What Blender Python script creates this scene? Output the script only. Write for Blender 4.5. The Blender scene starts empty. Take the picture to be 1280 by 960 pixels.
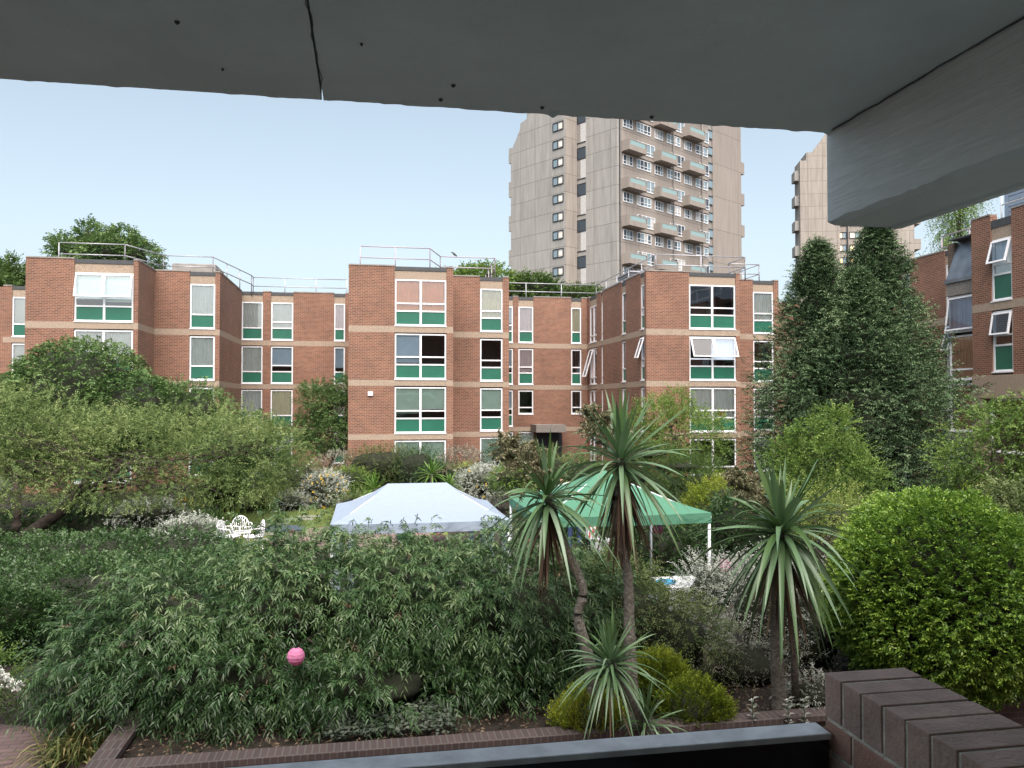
import bpy, math, random
import numpy as np
from mathutils import Vector, Matrix
R = math.radians
random.seed(7)
scn = bpy.context.scene
COL = scn.collection

# ------------------------------------------------------------------ camera, sky, sun, exposure
FPX, YAW, CAMZ, HOR = 1000.0, R(10.2), 4.1, 503.0
cam_d = bpy.data.cameras.new("camera"); cam = bpy.data.objects.new("camera", cam_d); COL.objects.link(cam)
cam_d.sensor_width = 36; cam_d.lens = 36 * FPX / 1280; cam_d.clip_start = 0.05; cam_d.clip_end = 4000
cam.location = (0, 0, CAMZ)
cam.rotation_euler = (R(90) + math.atan((HOR - 480) / FPX), 0, -YAW)
scn.camera = cam

SUN_EL, SUN_AZ = R(56), R(184)         # azimuth clockwise from +Y; sun behind the camera, behind thin cloud
w = bpy.data.worlds.new("World"); scn.world = w; w.use_nodes = True
nt = w.node_tree; nt.nodes.clear()
wo = nt.nodes.new('ShaderNodeOutputWorld'); bg = nt.nodes.new('ShaderNodeBackground')
sky = nt.nodes.new('ShaderNodeTexSky'); sky.sky_type = 'NISHITA'; sky.sun_disc = False
sky.sun_elevation = SUN_EL; sky.sun_rotation = SUN_AZ; sky.air_density = 1.0; sky.dust_density = 3.4; sky.ozone_density = 1.6
hs = nt.nodes.new('ShaderNodeHueSaturation'); hs.inputs['Saturation'].default_value = 0.58; hs.inputs['Hue'].default_value = .478; hs.inputs['Value'].default_value = 1.0
nt.links.new(sky.outputs[0], hs.inputs['Color']); nt.links.new(hs.outputs[0], bg.inputs[0])
bg.inputs[1].default_value = 0.070
nt.links.new(bg.outputs[0], wo.inputs[0])
sd = bpy.data.lights.new("sun", 'SUN'); sd.energy = 1.75; sd.angle = R(60); sd.color = (1.0, .9, .82)
so = bpy.data.objects.new("sun", sd); COL.objects.link(so)
so.location = (0, -20, 30)
dv = Vector((math.sin(SUN_AZ) * math.cos(SUN_EL), math.cos(SUN_AZ) * math.cos(SUN_EL), math.sin(SUN_EL)))
so.rotation_euler = dv.to_track_quat('Z', 'Y').to_euler()
scn.view_settings.view_transform = 'Standard'; scn.view_settings.look = 'None'
scn.view_settings.exposure = 1.80; scn.view_settings.gamma = 1.0
scn.view_settings.use_curve_mapping = False

# ------------------------------------------------------------------ helpers
SN, CN = math.sin(YAW), math.cos(YAW)
def W(px, d):                               # pixel column and forward depth -> ground point
    r = (px - 640) / FPX * d
    return (d * SN + r * CN, d * CN - r * SN)
def ZP(py, d): return CAMZ - (py - HOR) / FPX * d
def onY(px, Y): return Y * math.tan(YAW + math.atan((px - 640) / FPX))
def onX(px, X): return X / math.tan(YAW + math.atan((px - 640) / FPX))

def tag(o, label=None, cat=None, group=None, kind=None):
    if label: o['label'] = label
    if cat: o['category'] = cat
    if group: o['group'] = group
    if kind: o['kind'] = kind
    return o
def thing(name, loc, label, cat, group=None):
    o = bpy.data.objects.new(name, None); COL.objects.link(o); o.location = loc
    o.empty_display_size = .2
    return tag(o, label, cat, group)
def off(p):
    v = Vector((0, 0, 0))
    while p is not None: v += p.location; p = p.parent
    return v
def link_mesh(name, me, mats, parent):
    o = bpy.data.objects.new(name, me); COL.objects.link(o)
    for m in (mats if isinstance(mats, (list, tuple)) else [mats]): me.materials.append(m)
    if parent is not None: o.parent = parent
    return o

class MB:
    def __init__(s, M=None): s.v = []; s.f = []; s.mi = []; s.M = M or Matrix.Identity(4); s.cur = 0; s.sm = []
    def face(s, pts, smooth=False):
        i = len(s.v); s.v += [tuple(s.M @ Vector(p)) for p in pts]; s.f.append(tuple(range(i, i + len(pts)))); s.mi.append(s.cur); s.sm.append(smooth)
    def box(s, x0, x1, y0, y1, z0, z1):
        if x0 > x1: x0, x1 = x1, x0
        if y0 > y1: y0, y1 = y1, y0
        if z0 > z1: z0, z1 = z1, z0
        i = len(s.v)
        for z in (z0, z1):
            for (x, y) in ((x0, y0), (x1, y0), (x1, y1), (x0, y1)): s.v.append(tuple(s.M @ Vector((x, y, z))))
        fs = [(0, 3, 2, 1), (4, 5, 6, 7), (0, 1, 5, 4), (1, 2, 6, 5), (2, 3, 7, 6), (3, 0, 4, 7)]
        if s.M.determinant() < 0: fs = [tuple(reversed(q)) for q in fs]
        for q in fs: s.f.append(tuple(i + k for k in q)); s.mi.append(s.cur); s.sm.append(False)
    def prism(s, poly, z0, z1):                 # poly CCW list of (x,y)
        n = len(poly)
        s.face([(x, y, z1) for x, y in poly]); s.face([(x, y, z0) for x, y in reversed(poly)])
        for k in range(n):
            a, b = poly[k], poly[(k + 1) % n]
            s.face([(a[0], a[1], z0), (b[0], b[1], z0), (b[0], b[1], z1), (a[0], a[1], z1)])
    def tube(s, pts, r, n=8, r1=None, cap=True):
        pts = [s.M @ Vector(p) for p in pts]; N = len(pts); i0 = len(s.v)
        for k, p in enumerate(pts):
            d = (pts[min(k + 1, N - 1)] - pts[max(k - 1, 0)]).normalized()
            a = d.cross(Vector((0, 0, 1)))
            if a.length < .05: a = d.cross(Vector((1, 0, 0)))
            a.normalize(); b = d.cross(a).normalized()
            t = k / (N - 1); rr = (r[k] if isinstance(r, (list, tuple)) else (r if r1 is None else r * (1 - t) + r1 * t))
            for j in range(n):
                an = 2 * math.pi * j / n; s.v.append(tuple(p + a * math.cos(an) * rr + b * math.sin(an) * rr))
        for k in range(N - 1):
            for j in range(n):
                a0 = i0 + k * n + j; a1 = i0 + k * n + (j + 1) % n
                s.f.append((a0, a1, a1 + n, a0 + n)); s.mi.append(s.cur); s.sm.append(True)
        if cap:
            s.f.append(tuple(i0 + j for j in reversed(range(n)))); s.f.append(tuple(i0 + (N - 1) * n + j for j in range(n)))
            s.mi += [s.cur] * 2; s.sm += [False] * 2
    def build(s, name, mats, parent=None, bevel=0):
        me = bpy.data.meshes.new(name); o3 = off(parent)
        vv = [(a - o3.x, b - o3.y, c - o3.z) for a, b, c in s.v]
        me.from_pydata(vv, [], s.f)
        uv = me.uv_layers.new(name='UVMap').data
        for p in me.polygons:
            n = p.normal; p.use_smooth = s.sm[p.index]; p.material_index = s.mi[p.index]
            for li in p.loop_indices:
                x, y, z = s.v[me.loops[li].vertex_index]
                if abs(n.z) > .7: uv[li].uv = (x, y)
                else:
                    h = math.hypot(n.x, n.y) or 1; tx, ty = -n.y / h, n.x / h
                    uv[li].uv = (x * tx + y * ty, z)
        o = link_mesh(name, me, mats, parent)
        if bevel:
            m = o.modifiers.new('bevel', 'BEVEL'); m.width = bevel; m.segments = 2; m.limit_method = 'ANGLE'; m.angle_limit = R(40)
        return o

# ------------------------------------------------------------------ materials
def newmat(name):
    m = bpy.data.materials.new(name); m.use_nodes = True; t = m.node_tree
    return m, t, t.nodes['Principled BSDF'], t.nodes['Material Output']
def N(t, typ, **kw):
    n = t.nodes.new(typ)
    for k, v in kw.items():
        if k in n.inputs: n.inputs[k].default_value = v
        else: setattr(n, k, v)
    return n
def ramp(t, stops):
    n = t.nodes.new('ShaderNodeValToRGB'); cr = n.color_ramp
    while len(cr.elements) < len(stops): cr.elements.new(.5)
    for e, (p, c) in zip(cr.elements, stops): e.position = p; e.color = (*c, 1)
    return n
def simple(name, col, rough=.6, metal=0, var=.15, scale=6, bump=0, bscale=40, spec=.5, detail=4):
    m, t, b, o = newmat(name)
    tc = N(t, 'ShaderNodeTexCoord'); nz = N(t, 'ShaderNodeTexNoise', Scale=scale, Detail=detail)
    t.links.new(tc.outputs['Object'], nz.inputs['Vector'])
    c = np.array(col); rp = ramp(t, [(.25, tuple(c * (1 - var))), (.75, tuple(np.minimum(c * (1 + var), 1)))])
    t.links.new(nz.outputs[0], rp.inputs[0]); t.links.new(rp.outputs[0], b.inputs['Base Color'])
    b.inputs['Roughness'].default_value = rough; b.inputs['Metallic'].default_value = metal
    b.inputs['Specular IOR Level'].default_value = spec
    if bump:
        n2 = N(t, 'ShaderNodeTexNoise', Scale=bscale, Detail=5); t.links.new(tc.outputs['Object'], n2.inputs['Vector'])
        bp = N(t, 'ShaderNodeBump', Strength=bump, Distance=.01); t.links.new(n2.outputs[0], bp.inputs['Height']); t.links.new(bp.outputs[0], b.inputs['Normal'])
    return m
def brickmat(name, c1, c2, mortar, bw=.225, rh=.075, ms=.011, stain=.25):
    m, t, b, o = newmat(name)
    uv = N(t, 'ShaderNodeUVMap'); br = N(t, 'ShaderNodeTexBrick')
    br.inputs['Scale'].default_value = 1; br.inputs['Brick Width'].default_value = bw; br.inputs['Row Height'].default_value = rh
    br.inputs['Mortar Size'].default_value = ms; br.inputs['Mortar Smooth'].default_value = .3; br.inputs['Bias'].default_value = 0
    br.inputs['Color1'].default_value = (*c1, 1); br.inputs['Color2'].default_value = (*c2, 1); br.inputs['Mortar'].default_value = (*mortar, 1)
    t.links.new(uv.outputs[0], br.inputs['Vector'])
    nz = N(t, 'ShaderNodeTexNoise', Scale=.5, Detail=6, Roughness=.65); t.links.new(uv.outputs[0], nz.inputs['Vector'])
    rp = ramp(t, [(.3, (1 - stain,) * 3), (.7, (1 + stain * .4,) * 3)]); t.links.new(nz.outputs[0], rp.inputs[0])
    mx = N(t, 'ShaderNodeMix', data_type='RGBA', blend_type='MULTIPLY'); mx.inputs['Factor'].default_value = 1
    t.links.new(br.outputs['Color'], mx.inputs[6]); t.links.new(rp.outputs[0], mx.inputs[7])
    t.links.new(mx.outputs[2], b.inputs['Base Color']); b.inputs['Roughness'].default_value = .9
    bp = N(t, 'ShaderNodeBump', Strength=.5, Distance=.006, invert=True); t.links.new(br.outputs['Fac'], bp.inputs['Height']); t.links.new(bp.outputs[0], b.inputs['Normal'])
    return m
def leafmat(name, cols, rough=.5, trans=.3, spec=.3):
    m, t, b, o = newmat(name)
    at = N(t, 'ShaderNodeAttribute', attribute_name='rnd')
    n = len(cols); rp = ramp(t, [(i / (n - 1), c) for i, c in enumerate(cols)])
    t.links.new(at.outputs['Fac'], rp.inputs[0]); t.links.new(rp.outputs[0], b.inputs['Base Color'])
    b.inputs['Roughness'].default_value = rough; b.inputs['Specular IOR Level'].default_value = spec
    tr = N(t, 'ShaderNodeBsdfTranslucent'); mx = N(t, 'ShaderNodeMixShader'); mx.inputs[0].default_value = trans
    t.links.new(rp.outputs[0], tr.inputs[0]); t.links.new(b.outputs[0], mx.inputs[1]); t.links.new(tr.outputs[0], mx.inputs[2])
    t.links.new(mx.outputs[0], o.inputs[0])
    return m
def glassmat(name, refl=.10, tint=(.9, .95, .95)):
    m, t, b, o = newmat(name); t.nodes.remove(b)
    tr = N(t, 'ShaderNodeBsdfTransparent'); tr.inputs[0].default_value = (*tint, 1)
    gl = N(t, 'ShaderNodeBsdfGlossy', Roughness=.02); gl.inputs[0].default_value = (.95, .97, 1, 1)
    fr = N(t, 'ShaderNodeFresnel', IOR=1.6); ad = N(t, 'ShaderNodeMath', operation='ADD'); ad.inputs[1].default_value = refl
    tc = N(t, 'ShaderNodeTexCoord'); nz = N(t, 'ShaderNodeTexNoise', Scale=.9, Detail=1); bp = N(t, 'ShaderNodeBump', Strength=.06, Distance=.1)
    t.links.new(tc.outputs['Object'], nz.inputs['Vector']); t.links.new(nz.outputs[0], bp.inputs['Height']); t.links.new(bp.outputs[0], gl.inputs['Normal'])
    t.links.new(fr.outputs[0], ad.inputs[0])
    mx = N(t, 'ShaderNodeMixShader'); t.links.new(ad.outputs[0], mx.inputs[0]); t.links.new(tr.outputs[0], mx.inputs[1]); t.links.new(gl.outputs[0], mx.inputs[2])
    t.links.new(mx.outputs[0], o.inputs[0]); return m
def emit(name, col, s):
    m, t, b, o = newmat(name); b.inputs['Base Color'].default_value = (*col, 1)
    b.inputs['Emission Color'].default_value = (*col, 1); b.inputs['Emission Strength'].default_value = s; return m

def concrete_panel(name, c, pw, ph, speck=.2):
    """board-marked cast concrete with panel joints and rain streaks"""
    m, t, b, o = newmat(name); uv = N(t, 'ShaderNodeUVMap')
    br = N(t, 'ShaderNodeTexBrick'); br.offset = 0
    br.inputs['Scale'].default_value = 1; br.inputs['Brick Width'].default_value = pw; br.inputs['Row Height'].default_value = ph
    br.inputs['Mortar Size'].default_value = .045; br.inputs['Mortar Smooth'].default_value = .1
    c = np.array(c); br.inputs['Color1'].default_value = (*c, 1); br.inputs['Color2'].default_value = (*(c * .9), 1); br.inputs['Mortar'].default_value = (*(c * .55), 1)
    t.links.new(uv.outputs[0], br.inputs['Vector'])
    mp = N(t, 'ShaderNodeMapping'); mp.inputs['Scale'].default_value = (1.6, .16, 1); t.links.new(uv.outputs[0], mp.inputs[0])
    nz = N(t, 'ShaderNodeTexNoise', Scale=1, Detail=7, Roughness=.7); t.links.new(mp.outputs[0], nz.inputs['Vector'])
    rp = ramp(t, [(.3, (1 - speck * 1.3,) * 3), (.7, (1 + speck * .5,) * 3)]); t.links.new(nz.outputs[0], rp.inputs[0])
    mx = N(t, 'ShaderNodeMix', data_type='RGBA', blend_type='MULTIPLY'); mx.inputs['Factor'].default_value = 1
    t.links.new(br.outputs['Color'], mx.inputs[6]); t.links.new(rp.outputs[0], mx.inputs[7])
    t.links.new(mx.outputs[2], b.inputs['Base Color']); b.inputs['Roughness'].default_value = .9
    return m

M = {}
M['brick'] = brickmat('red_brick', (.250, .098, .060), (.150, .060, .040), (.34, .25, .18))
M['brick_b'] = brickmat('brown_brick', (.15, .10, .07), (.10, .07, .055), (.22, .18, .14))
M['pebble'] = simple('pebbled_concrete', (.34, .265, .20), .9, var=.45, scale=26, bump=.4, bscale=60, detail=6)
M['pebble_g'] = simple('grey_concrete', (.22, .20, .18), .9, var=.3, scale=12, bump=.4, bscale=50)
M['fascia'] = simple('dark_fascia', (.055, .058, .062), .6, var=.2)
M['coping'] = simple('coping_stone', (.26, .24, .22), .8, var=.25, scale=3)
M['roof'] = simple('roof_felt', (.16, .16, .16), .9, var=.2)
M['frame'] = simple('white_frame', (.80, .81, .83), .35, var=.03)
M['green'] = simple('green_panel', (.018, .125, .080), .38, var=.12, scale=1.5)
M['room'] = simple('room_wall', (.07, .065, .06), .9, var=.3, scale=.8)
M['glass'] = glassmat('window_glass', .12)
M['metal'] = simple('galvanised_rail', (.42, .42, .45), .45, metal=.5, var=.15)
M['railpink'] = simple('painted_rail', (.40, .34, .38), .5, var=.1)
for k, c in dict(sheer=(.82, .83, .80), cream=(.88, .80, .62), sunset_refl=(.95, .44, .20), pink=(.85, .70, .70), blue=(.62, .72, .82), blind=(.88, .88, .84), ochre=(.45, .32, .15), mint=(.66, .78, .68)).items():
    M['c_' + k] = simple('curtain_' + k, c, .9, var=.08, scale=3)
M['towercurt'] = simple('grey_blind', (.50, .50, .49), .9, var=.2)
M['tower'] = concrete_panel('tower_concrete', (.365, .355, .330), 3.2, 2.7)
M['tower_w'] = concrete_panel('tower_warm_concrete', (.355, .32, .28), 3.0, 2.7)
M['tower_r'] = concrete_panel('tower_brown_concrete', (.33, .29, .255), 30, 5.4, .15)
M['black'] = simple('black_frame', (.02, .022, .03), .4)
M['lit'] = emit('lit_glass', (1.0, .62, .22), 1.1)
M['dkglass'], t_, b_, o_ = newmat('dark_glass'); b_.inputs['Base Color'].default_value = (.05, .07, .09, 1); b_.inputs['Roughness'].default_value = .08
M['skyglass'], t_, b_, o_ = newmat('pale_glass'); b_.inputs['Base Color'].default_value = (.22, .30, .34, 1); b_.inputs['Roughness'].default_value = .12
M['bal_glass'], t_, b_, o_ = newmat('balcony_glass'); b_.inputs['Base Color'].default_value = (.26, .38, .38, 1); b_.inputs['Roughness'].default_value = .3

# ------------------------------------------------------------------ ground
def sheet(name, poly, z, mat, kind='structure'):
    mb = MB(); mb.face([(x, y, z) for x, y in poly]); return tag(mb.build(name, mat), kind=kind)
M['soil'] = simple('garden_soil', (.030, .023, .017), .95, var=.4, scale=3, bump=.6, bscale=20)
M['tarmac'] = simple('tarmac', (.075, .075, .085), .9, var=.15, scale=4)
M['paver'] = brickmat('brick_paving', (.20, .135, .13), (.15, .10, .10), (.10, .085, .075), .22, .11, .01)
m, t, b, o = newmat('lawn_grass'); tc = N(t, 'ShaderNodeTexCoord')
n1 = N(t, 'ShaderNodeTexNoise', Scale=1.2, Detail=6); n2 = N(t, 'ShaderNodeTexNoise', Scale=30, Detail=4)
t.links.new(tc.outputs['Object'], n1.inputs['Vector']); t.links.new(tc.outputs['Object'], n2.inputs['Vector'])
ma = N(t, 'ShaderNodeMix', data_type='FLOAT'); ma.inputs[0].default_value = .5; t.links.new(n1.outputs[0], ma.inputs[2]); t.links.new(n2.outputs[0], ma.inputs[3])
rp = ramp(t, [(.3, (.06, .11, .018)), (.5, (.12, .17, .035)), (.7, (.21, .20, .075))]); t.links.new(ma.outputs[0], rp.inputs[0])
t.links.new(rp.outputs[0], b.inputs['Base Color']); b.inputs['Roughness'].default_value = .9; M['lawn'] = m
G = 1500
sheet('ground', [(-G, -G), (G, -G), (G, G), (-G, G)], 0, M['soil'])
sheet('car_park', [(-40, 41), (30, 41), (30, 60), (-40, 60)], .006, M['tarmac'])
lawn_poly = [W(235, 25), W(300, 22), W(560, 22), W(560, 29), W(430, 32), W(345, 31.5), W(262, 28)]
sheet('lawn', lawn_poly, .012, M['lawn'])
sheet('brick_path', [(-13, 2.0), (-2.9, 2.0), (-2.9, 10.6), (-5.2, 11.5), (-13, 12.5)], .012, M['paver'])
sheet('paved_strip', [(-2.89, 2.0), (12, 2.0), (12, 8.6), (-2.89, 8.6)], .009, M['paver'])

# ------------------------------------------------------------------ apartment facades
BR = [(0, 2.31), (2.58, 4.90), (5.18, 7.47), (7.77, 10.66)]
BANDS = [(2.31, 2.58), (4.90, 5.18), (7.47, 7.77)]
WIN = [(.45, 2.26), (2.62, 4.84), (5.22, 7.42), (7.81, 10.05)]     # ground..top
def frameM(p0, d):
    e = Vector((d[0], d[1], 0)).normalized(); n = Vector((e.y, -e.x, 0))
    m = Matrix.Identity(4)
    m.col[0] = (*e, 0); m.col[1] = (*n, 0); m.col[2] = (0, 0, 1, 0); m.col[3] = (p0[0], p0[1], 0, 1)
    return m          # local x along wall, local y outward, z up (left-handed handled in box)
def curtain(Mx, root, u0, u1, z0, z1, kind, w0=-.17):
    if kind in (None, 'dark'): return
    mb = MB(Mx); pleat = kind not in ('blind', 'blue', 'mint')
    n = max(4, int((u1 - u0) / .05)); pts = []
    lower = z0 + (random.uniform(.0, .5) if not pleat else 0)
    for i in range(n + 1):
        u = u0 + (u1 - u0) * i / n; pts.append((u, w0 + (.025 * math.sin(i * 1.9) + .012 * math.sin(i * .7) if pleat else 0)))
    for a, b in zip(pts[:-1], pts[1:]):
        mb.face([(a[0], a[1], lower), (b[0], b[1], lower), (b[0], b[1], z1), (a[0], a[1], z1)], True)
    mb.build('curtain', M['c_' + kind], root)
def window(Mx, parent, u0, u1, z0, z1, lights=1, cur='sheer', low=True, panel=True, open_=(), tilt=22, ph=.60, sash_side=False):
    fr = MB(Mx); t = .07; wf, wb = -.05, -.13
    fr.box(u0, u0 + t, wf, wb, z0, z1); fr.box(u1 - t, u1, wf, wb, z0, z1)
    fr.box(u0 + t, u1 - t, wf, wb, z1 - t, z1); fr.box(u0 + t, u1 - t, wf, wb, z0, z0 + t)
    fr.box(u0 - .02, u1 + .02, .03, wf - .005, z0 - .045, z0 - .003)         # sill
    zp = z0 + t + (ph if panel else 0)
    if panel: fr.box(u0 + t, u1 - t, wf, wb, zp, zp + .07); zp += .07
    zl = zp
    if low: zl = zp + .30; fr.box(u0 + t, u1 - t, wf, wb, zl, zl + .07); zl += .07
    cols = [(u0 + t, u1 - t)]
    if lights == 2:
        um = (u0 + u1) / 2; mw = .05
        fr.box(um - mw, um + mw, wf + .004, wb, z0 + t, z1 - t); cols = [(u0 + t, um - mw), (um + mw, u1 - t)]
    f = fr.build('window', M['frame'], parent)
    if panel:
        g = MB(Mx)
        for a, b in cols: g.box(a, b, -.08, -.11, z0 + t, z0 + t + ph)
        g.build('spandrel_panel', M['green'], f)
    gl = MB(Mx)
    for ci, (a, b) in enumerate(cols):
        if low: gl.face([(a, -.09, zp), (b, -.09, zp), (b, -.09, zl - .07), (a, -.09, zl - .07)])
        if ci in open_: continue
        gl.face([(a, -.09, zl), (b, -.09, zl), (b, -.09, z1 - t), (a, -.09, z1 - t)])
    if gl.f: gl.build('pane', M['glass'], f)
    for ci in open_:
        a, b = cols[ci]; H = z1 - t - zl; a -= .03; b += .03
        hm = Mx @ Matrix.Translation((0, -.03, z1 - t + .02)) @ Matrix.Rotation(R(tilt), 4, 'X') @ Matrix.Translation((0, .03, -(z1 - t + .02)))
        hm = Mx @ Matrix.Translation((0, .0, z1 - t)) @ Matrix.Rotation(R(tilt), 4, 'X') @ Matrix.Translation((0, 0, -(z1 - t)))
        s = MB(hm); z_0 = zl - .04; z_1 = z1 - t
        s.box(a, a + .06, -.03, .03, z_0, z_1); s.box(b - .06, b, -.03, .03, z_0, z_1)
        s.box(a + .06, b - .06, -.03, .03, z_1 - .06, z_1); s.box(a + .06, b - .06, -.03, .03, z_0, z_0 + .06)
        s.cur = 1; s.face([(a + .06, 0, z_0 + .06), (b - .06, 0, z_0 + .06), (b - .06, 0, z_1 - .06), (a + .06, 0, z_1 - .06)])
        s.build('open_sash', [M['frame'], M['sashglass']], f)
    curs = cur if isinstance(cur, (list, tuple)) else [cur] * len(cols)
    for (a, b), cu in zip(cols, curs): curtain(Mx, f, a - .03, b + .03, zp if low else zl, z1 - .02, cu)
    return f
M['sashglass'] = glassmat('sash_glass', .0, (.72, .84, .95))

def facade(parent, p0, d, segs, brick='brick', start=0, topz=10.66, floors=(0, 1, 2, 3), coping=True):
    Mx = frameM(p0, d); bk, bd, tp, cp, rm = MB(Mx), MB(Mx), MB(Mx), MB(Mx), MB(Mx)
    T = .3; u_end = segs[-1][2]
    for (z0, z1) in BANDS:
        bd = MB(Mx); bd.box(start, u_end, 0.0, -T, z0, z1); bd.build('concrete_band', M['pebble'], parent)
    for sg in segs:
        if bk.f: bk.build('brick_wall', M[brick], parent); bk = MB(Mx)
        if cp.f: cp.build('coping', M['coping'], parent); cp = MB(Mx)
        k, u0, u1 = sg[0], max(sg[1], start), sg[2]
        if k == 'b':
            for z0, z1 in BR: bk.box(u0, u1, 0, -T, z0, min(z1, topz))
            cp.box(u0, u1, .025, -T - .03, topz + .001, topz + .06)
        else:
            op = sg[3] if len(sg) > 3 else {}
            bd = MB(Mx); bd.box(u0, u1, -.05, -T, 10.055, 10.47); bd.build('lintel', M['pebble'], parent)
            tp = MB(Mx); tp.box(u0, u1, -.02, -T, 10.472, 10.66); tp.build('roof_fascia', M['fascia'], parent); tp = MB(Mx)
            for z0, z1 in ((0, .40),): bk.box(u0, u1, -.001, -T, z0, z1)
            for fl, (z0, z1) in enumerate(WIN):
                o = dict(op.get('all', {})); o.update(op.get(fl, {}))
                if o.get('skip'): bk.box(u0, u1, -.001, -T, z0 - .05, z1 + .05); continue
                if o.get('short'): bk.box(u0, u1, -.001, -T, z0 - .035, z0 + .72); z0 = z0 + .76; o['panel'] = False
                o.pop('short', None); o.pop('skip', None)
                window(Mx, parent, u0 + .01, u1 - .01, z0, z1, **o)
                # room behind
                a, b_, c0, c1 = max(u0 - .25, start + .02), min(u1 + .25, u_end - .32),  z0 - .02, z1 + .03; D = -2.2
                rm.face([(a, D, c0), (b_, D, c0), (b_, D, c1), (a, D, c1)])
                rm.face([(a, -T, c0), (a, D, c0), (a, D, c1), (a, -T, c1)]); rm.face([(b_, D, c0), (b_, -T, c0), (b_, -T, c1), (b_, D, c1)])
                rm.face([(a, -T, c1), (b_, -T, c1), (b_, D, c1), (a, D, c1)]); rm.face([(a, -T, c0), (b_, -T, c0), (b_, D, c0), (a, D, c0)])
    if bk.f: bk.build('brick_wall', M[brick], parent)
    if cp.f: cp.build('coping', M['coping'], parent)
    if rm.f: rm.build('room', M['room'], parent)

def railing(parent, pts, z, h=1.1, mat='metal', gap=2.0):
    mb = MB(); r = .028
    for a, b in zip(pts[:-1], pts[1:]):
        L = math.dist(a[:2], b[:2]); n = max(1, round(L / gap))
        for hh in (h, h * .52): mb.tube([(a[0], a[1], z + hh), (b[0], b[1], z + hh)], r, 6)
        for i in range(n + 1):
            t = i / n; x, y = a[0] + (b[0] - a[0]) * t, a[1] + (b[1] - a[1]) * t
            mb.tube([(x, y, z - .1), (x, y, z + h)], r, 6)
    return mb.build('roof_railing', M[mat], parent)

blk = thing('apartment_block', (0, 45, 0), 'long red brick apartment block with three stepped bays and green window panels', 'apartment block')
YL, YL2, YR1, YC, YC2, YR2, YR, YR3 = 39.35, 42.2, 49.2, 38.8, 41.3, 48.7, 37.95, 39.9
S = dict(cur='sheer')
# far left
x0 = -20.2
facade(blk, (x0, YR1), (1, 0), [('b', 0, .45), ('w', .45, 1.6, {'all': dict(cur='blind', low=False)}), ('b', 1.6, 4.9)])
# left bay
X = lambda px, Y, o: onY(px, Y) - o
oL = -15.25
facade(blk, (oL, YL), (1, 0), [('b', 0, X(91, YL, oL)), ('w', X(91, YL, oL), X(166, YL, oL) - .02, {'all': dict(lights=2), 3: dict(lights=2, cur='mint', open_=(0, 1), tilt=14), 2: dict(cur='sheer', lights=2)}), ('b', X(166, YL, oL) - .02, 4.78)])
facade(blk, (oL + 4.78, YL), (0, 1), [('b', .3, YL2 - YL)], start=.3)
oa = oL + 4.78
facade(blk, (oa, YL2), (1, 0), [('b', 0, X(236, YL2, oa)), ('w', X(236, YL2, oa), X(268, YL2, oa), {'all': dict(low=False), 3: dict(low=False, cur='sheer'), 1: dict(cur='dark', low=False)}), ('b', X(268, YL2, oa), 3.1)])
facade(blk, (oa + 3.1, YL2), (0, 1), [('b', .3, YR1 - YL2)], start=.3)
ob = oa + 3.1; q = lambda px: X(px, YR1, ob)
facade(blk, (ob, YR1), (1, 0), [('w', 0, q(328), {'all': dict(cur='sheer', low=False), 2: dict(cur='sheer', low=False), 1: dict(cur='sheer')}), ('b', q(328), q(338)),
     ('w', q(338), q(366), {'all': dict(cur='blind'), 2: dict(cur='blue'), 1: dict(cur='cream', low=False)}), ('b', q(366), q(417)),
     ('w', q(417), q(431), {'all': dict(cur='pink', low=False), 2: dict(cur='blue')}), ('b', q(431), -.93 - ob)])
# centre bay
oc = -.93; q = lambda px: X(px, YC, oc)
facade(blk, (oc, YC), (1, 0), [('b', 0, q(493)), ('w', q(493), q(558), {3: dict(lights=2, cur='sunset_refl'), 2: dict(lights=2, cur=('blue', 'dark')), 1: dict(lights=2, cur='mint'), 0: dict(lights=2, cur='mint', low=False, panel=False)}), ('b', q(558), 5.0)])  # top window: orange curtain colour is a painted sunset reflection
facade(blk, (oc, YR1), (0, -1), [('b', 0, YR1 - YC - .3)])
facade(blk, (oc + 5.0, YC), (0, 1), [('b', .3, YC2 - YC)], start=.3)
od = oc + 5.0; q = lambda px: X(px, YC2, od)
facade(blk, (od, YC2), (1, 0), [('b', 0, q(600)), ('w', q(600), q(628.5), {3: dict(cur='cream'), 2: dict(cur='dark'), 1: dict(cur='mint'), 0: dict(cur='mint', panel=False)}), ('b', q(628.5), 3.2)])
facade(blk, (od + 3.2, YC2), (0, 1), [('b', .3, YR2 - YC2)], start=.3)
oe = od + 3.2; q = lambda px: X(px, YR2, oe)
facade(blk, (oe, YR2), (1, 0), [('b', 0, q(634)), ('w', q(634), q(641.5), {'all': dict(cur='blue')}), ('b', q(641.5), q(648)),
     ('w', q(648), q(667), {3: dict(cur='pink', low=False), 2: dict(cur='pink'), 1: dict(cur='dark', short=True), 0: dict(cur='sheer', low=False, panel=False)}),
     ('b', q(667), q(714)), ('w', q(714), q(727), {3: dict(cur='cream', low=False), 2: dict(cur='dark'), 1: dict(cur='dark', short=True), 0: dict(skip=True)}), ('b', q(727), 13.6 - oe)])
# entrance canopy in the recess
mb = MB(); mb.box(onY(669, 47.3), onY(706, 47.3), 47.0, YR2 - .01, 2.30, 2.75); mb.build('entrance_canopy', M['pebble_g'], blk)
mb = MB(); mb.box(onY(671, 48.5), onY(703, 48.5), 48.6, YR2 - .005, .02, 2.2); mb.build('entrance_door', M['black'], blk)
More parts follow.
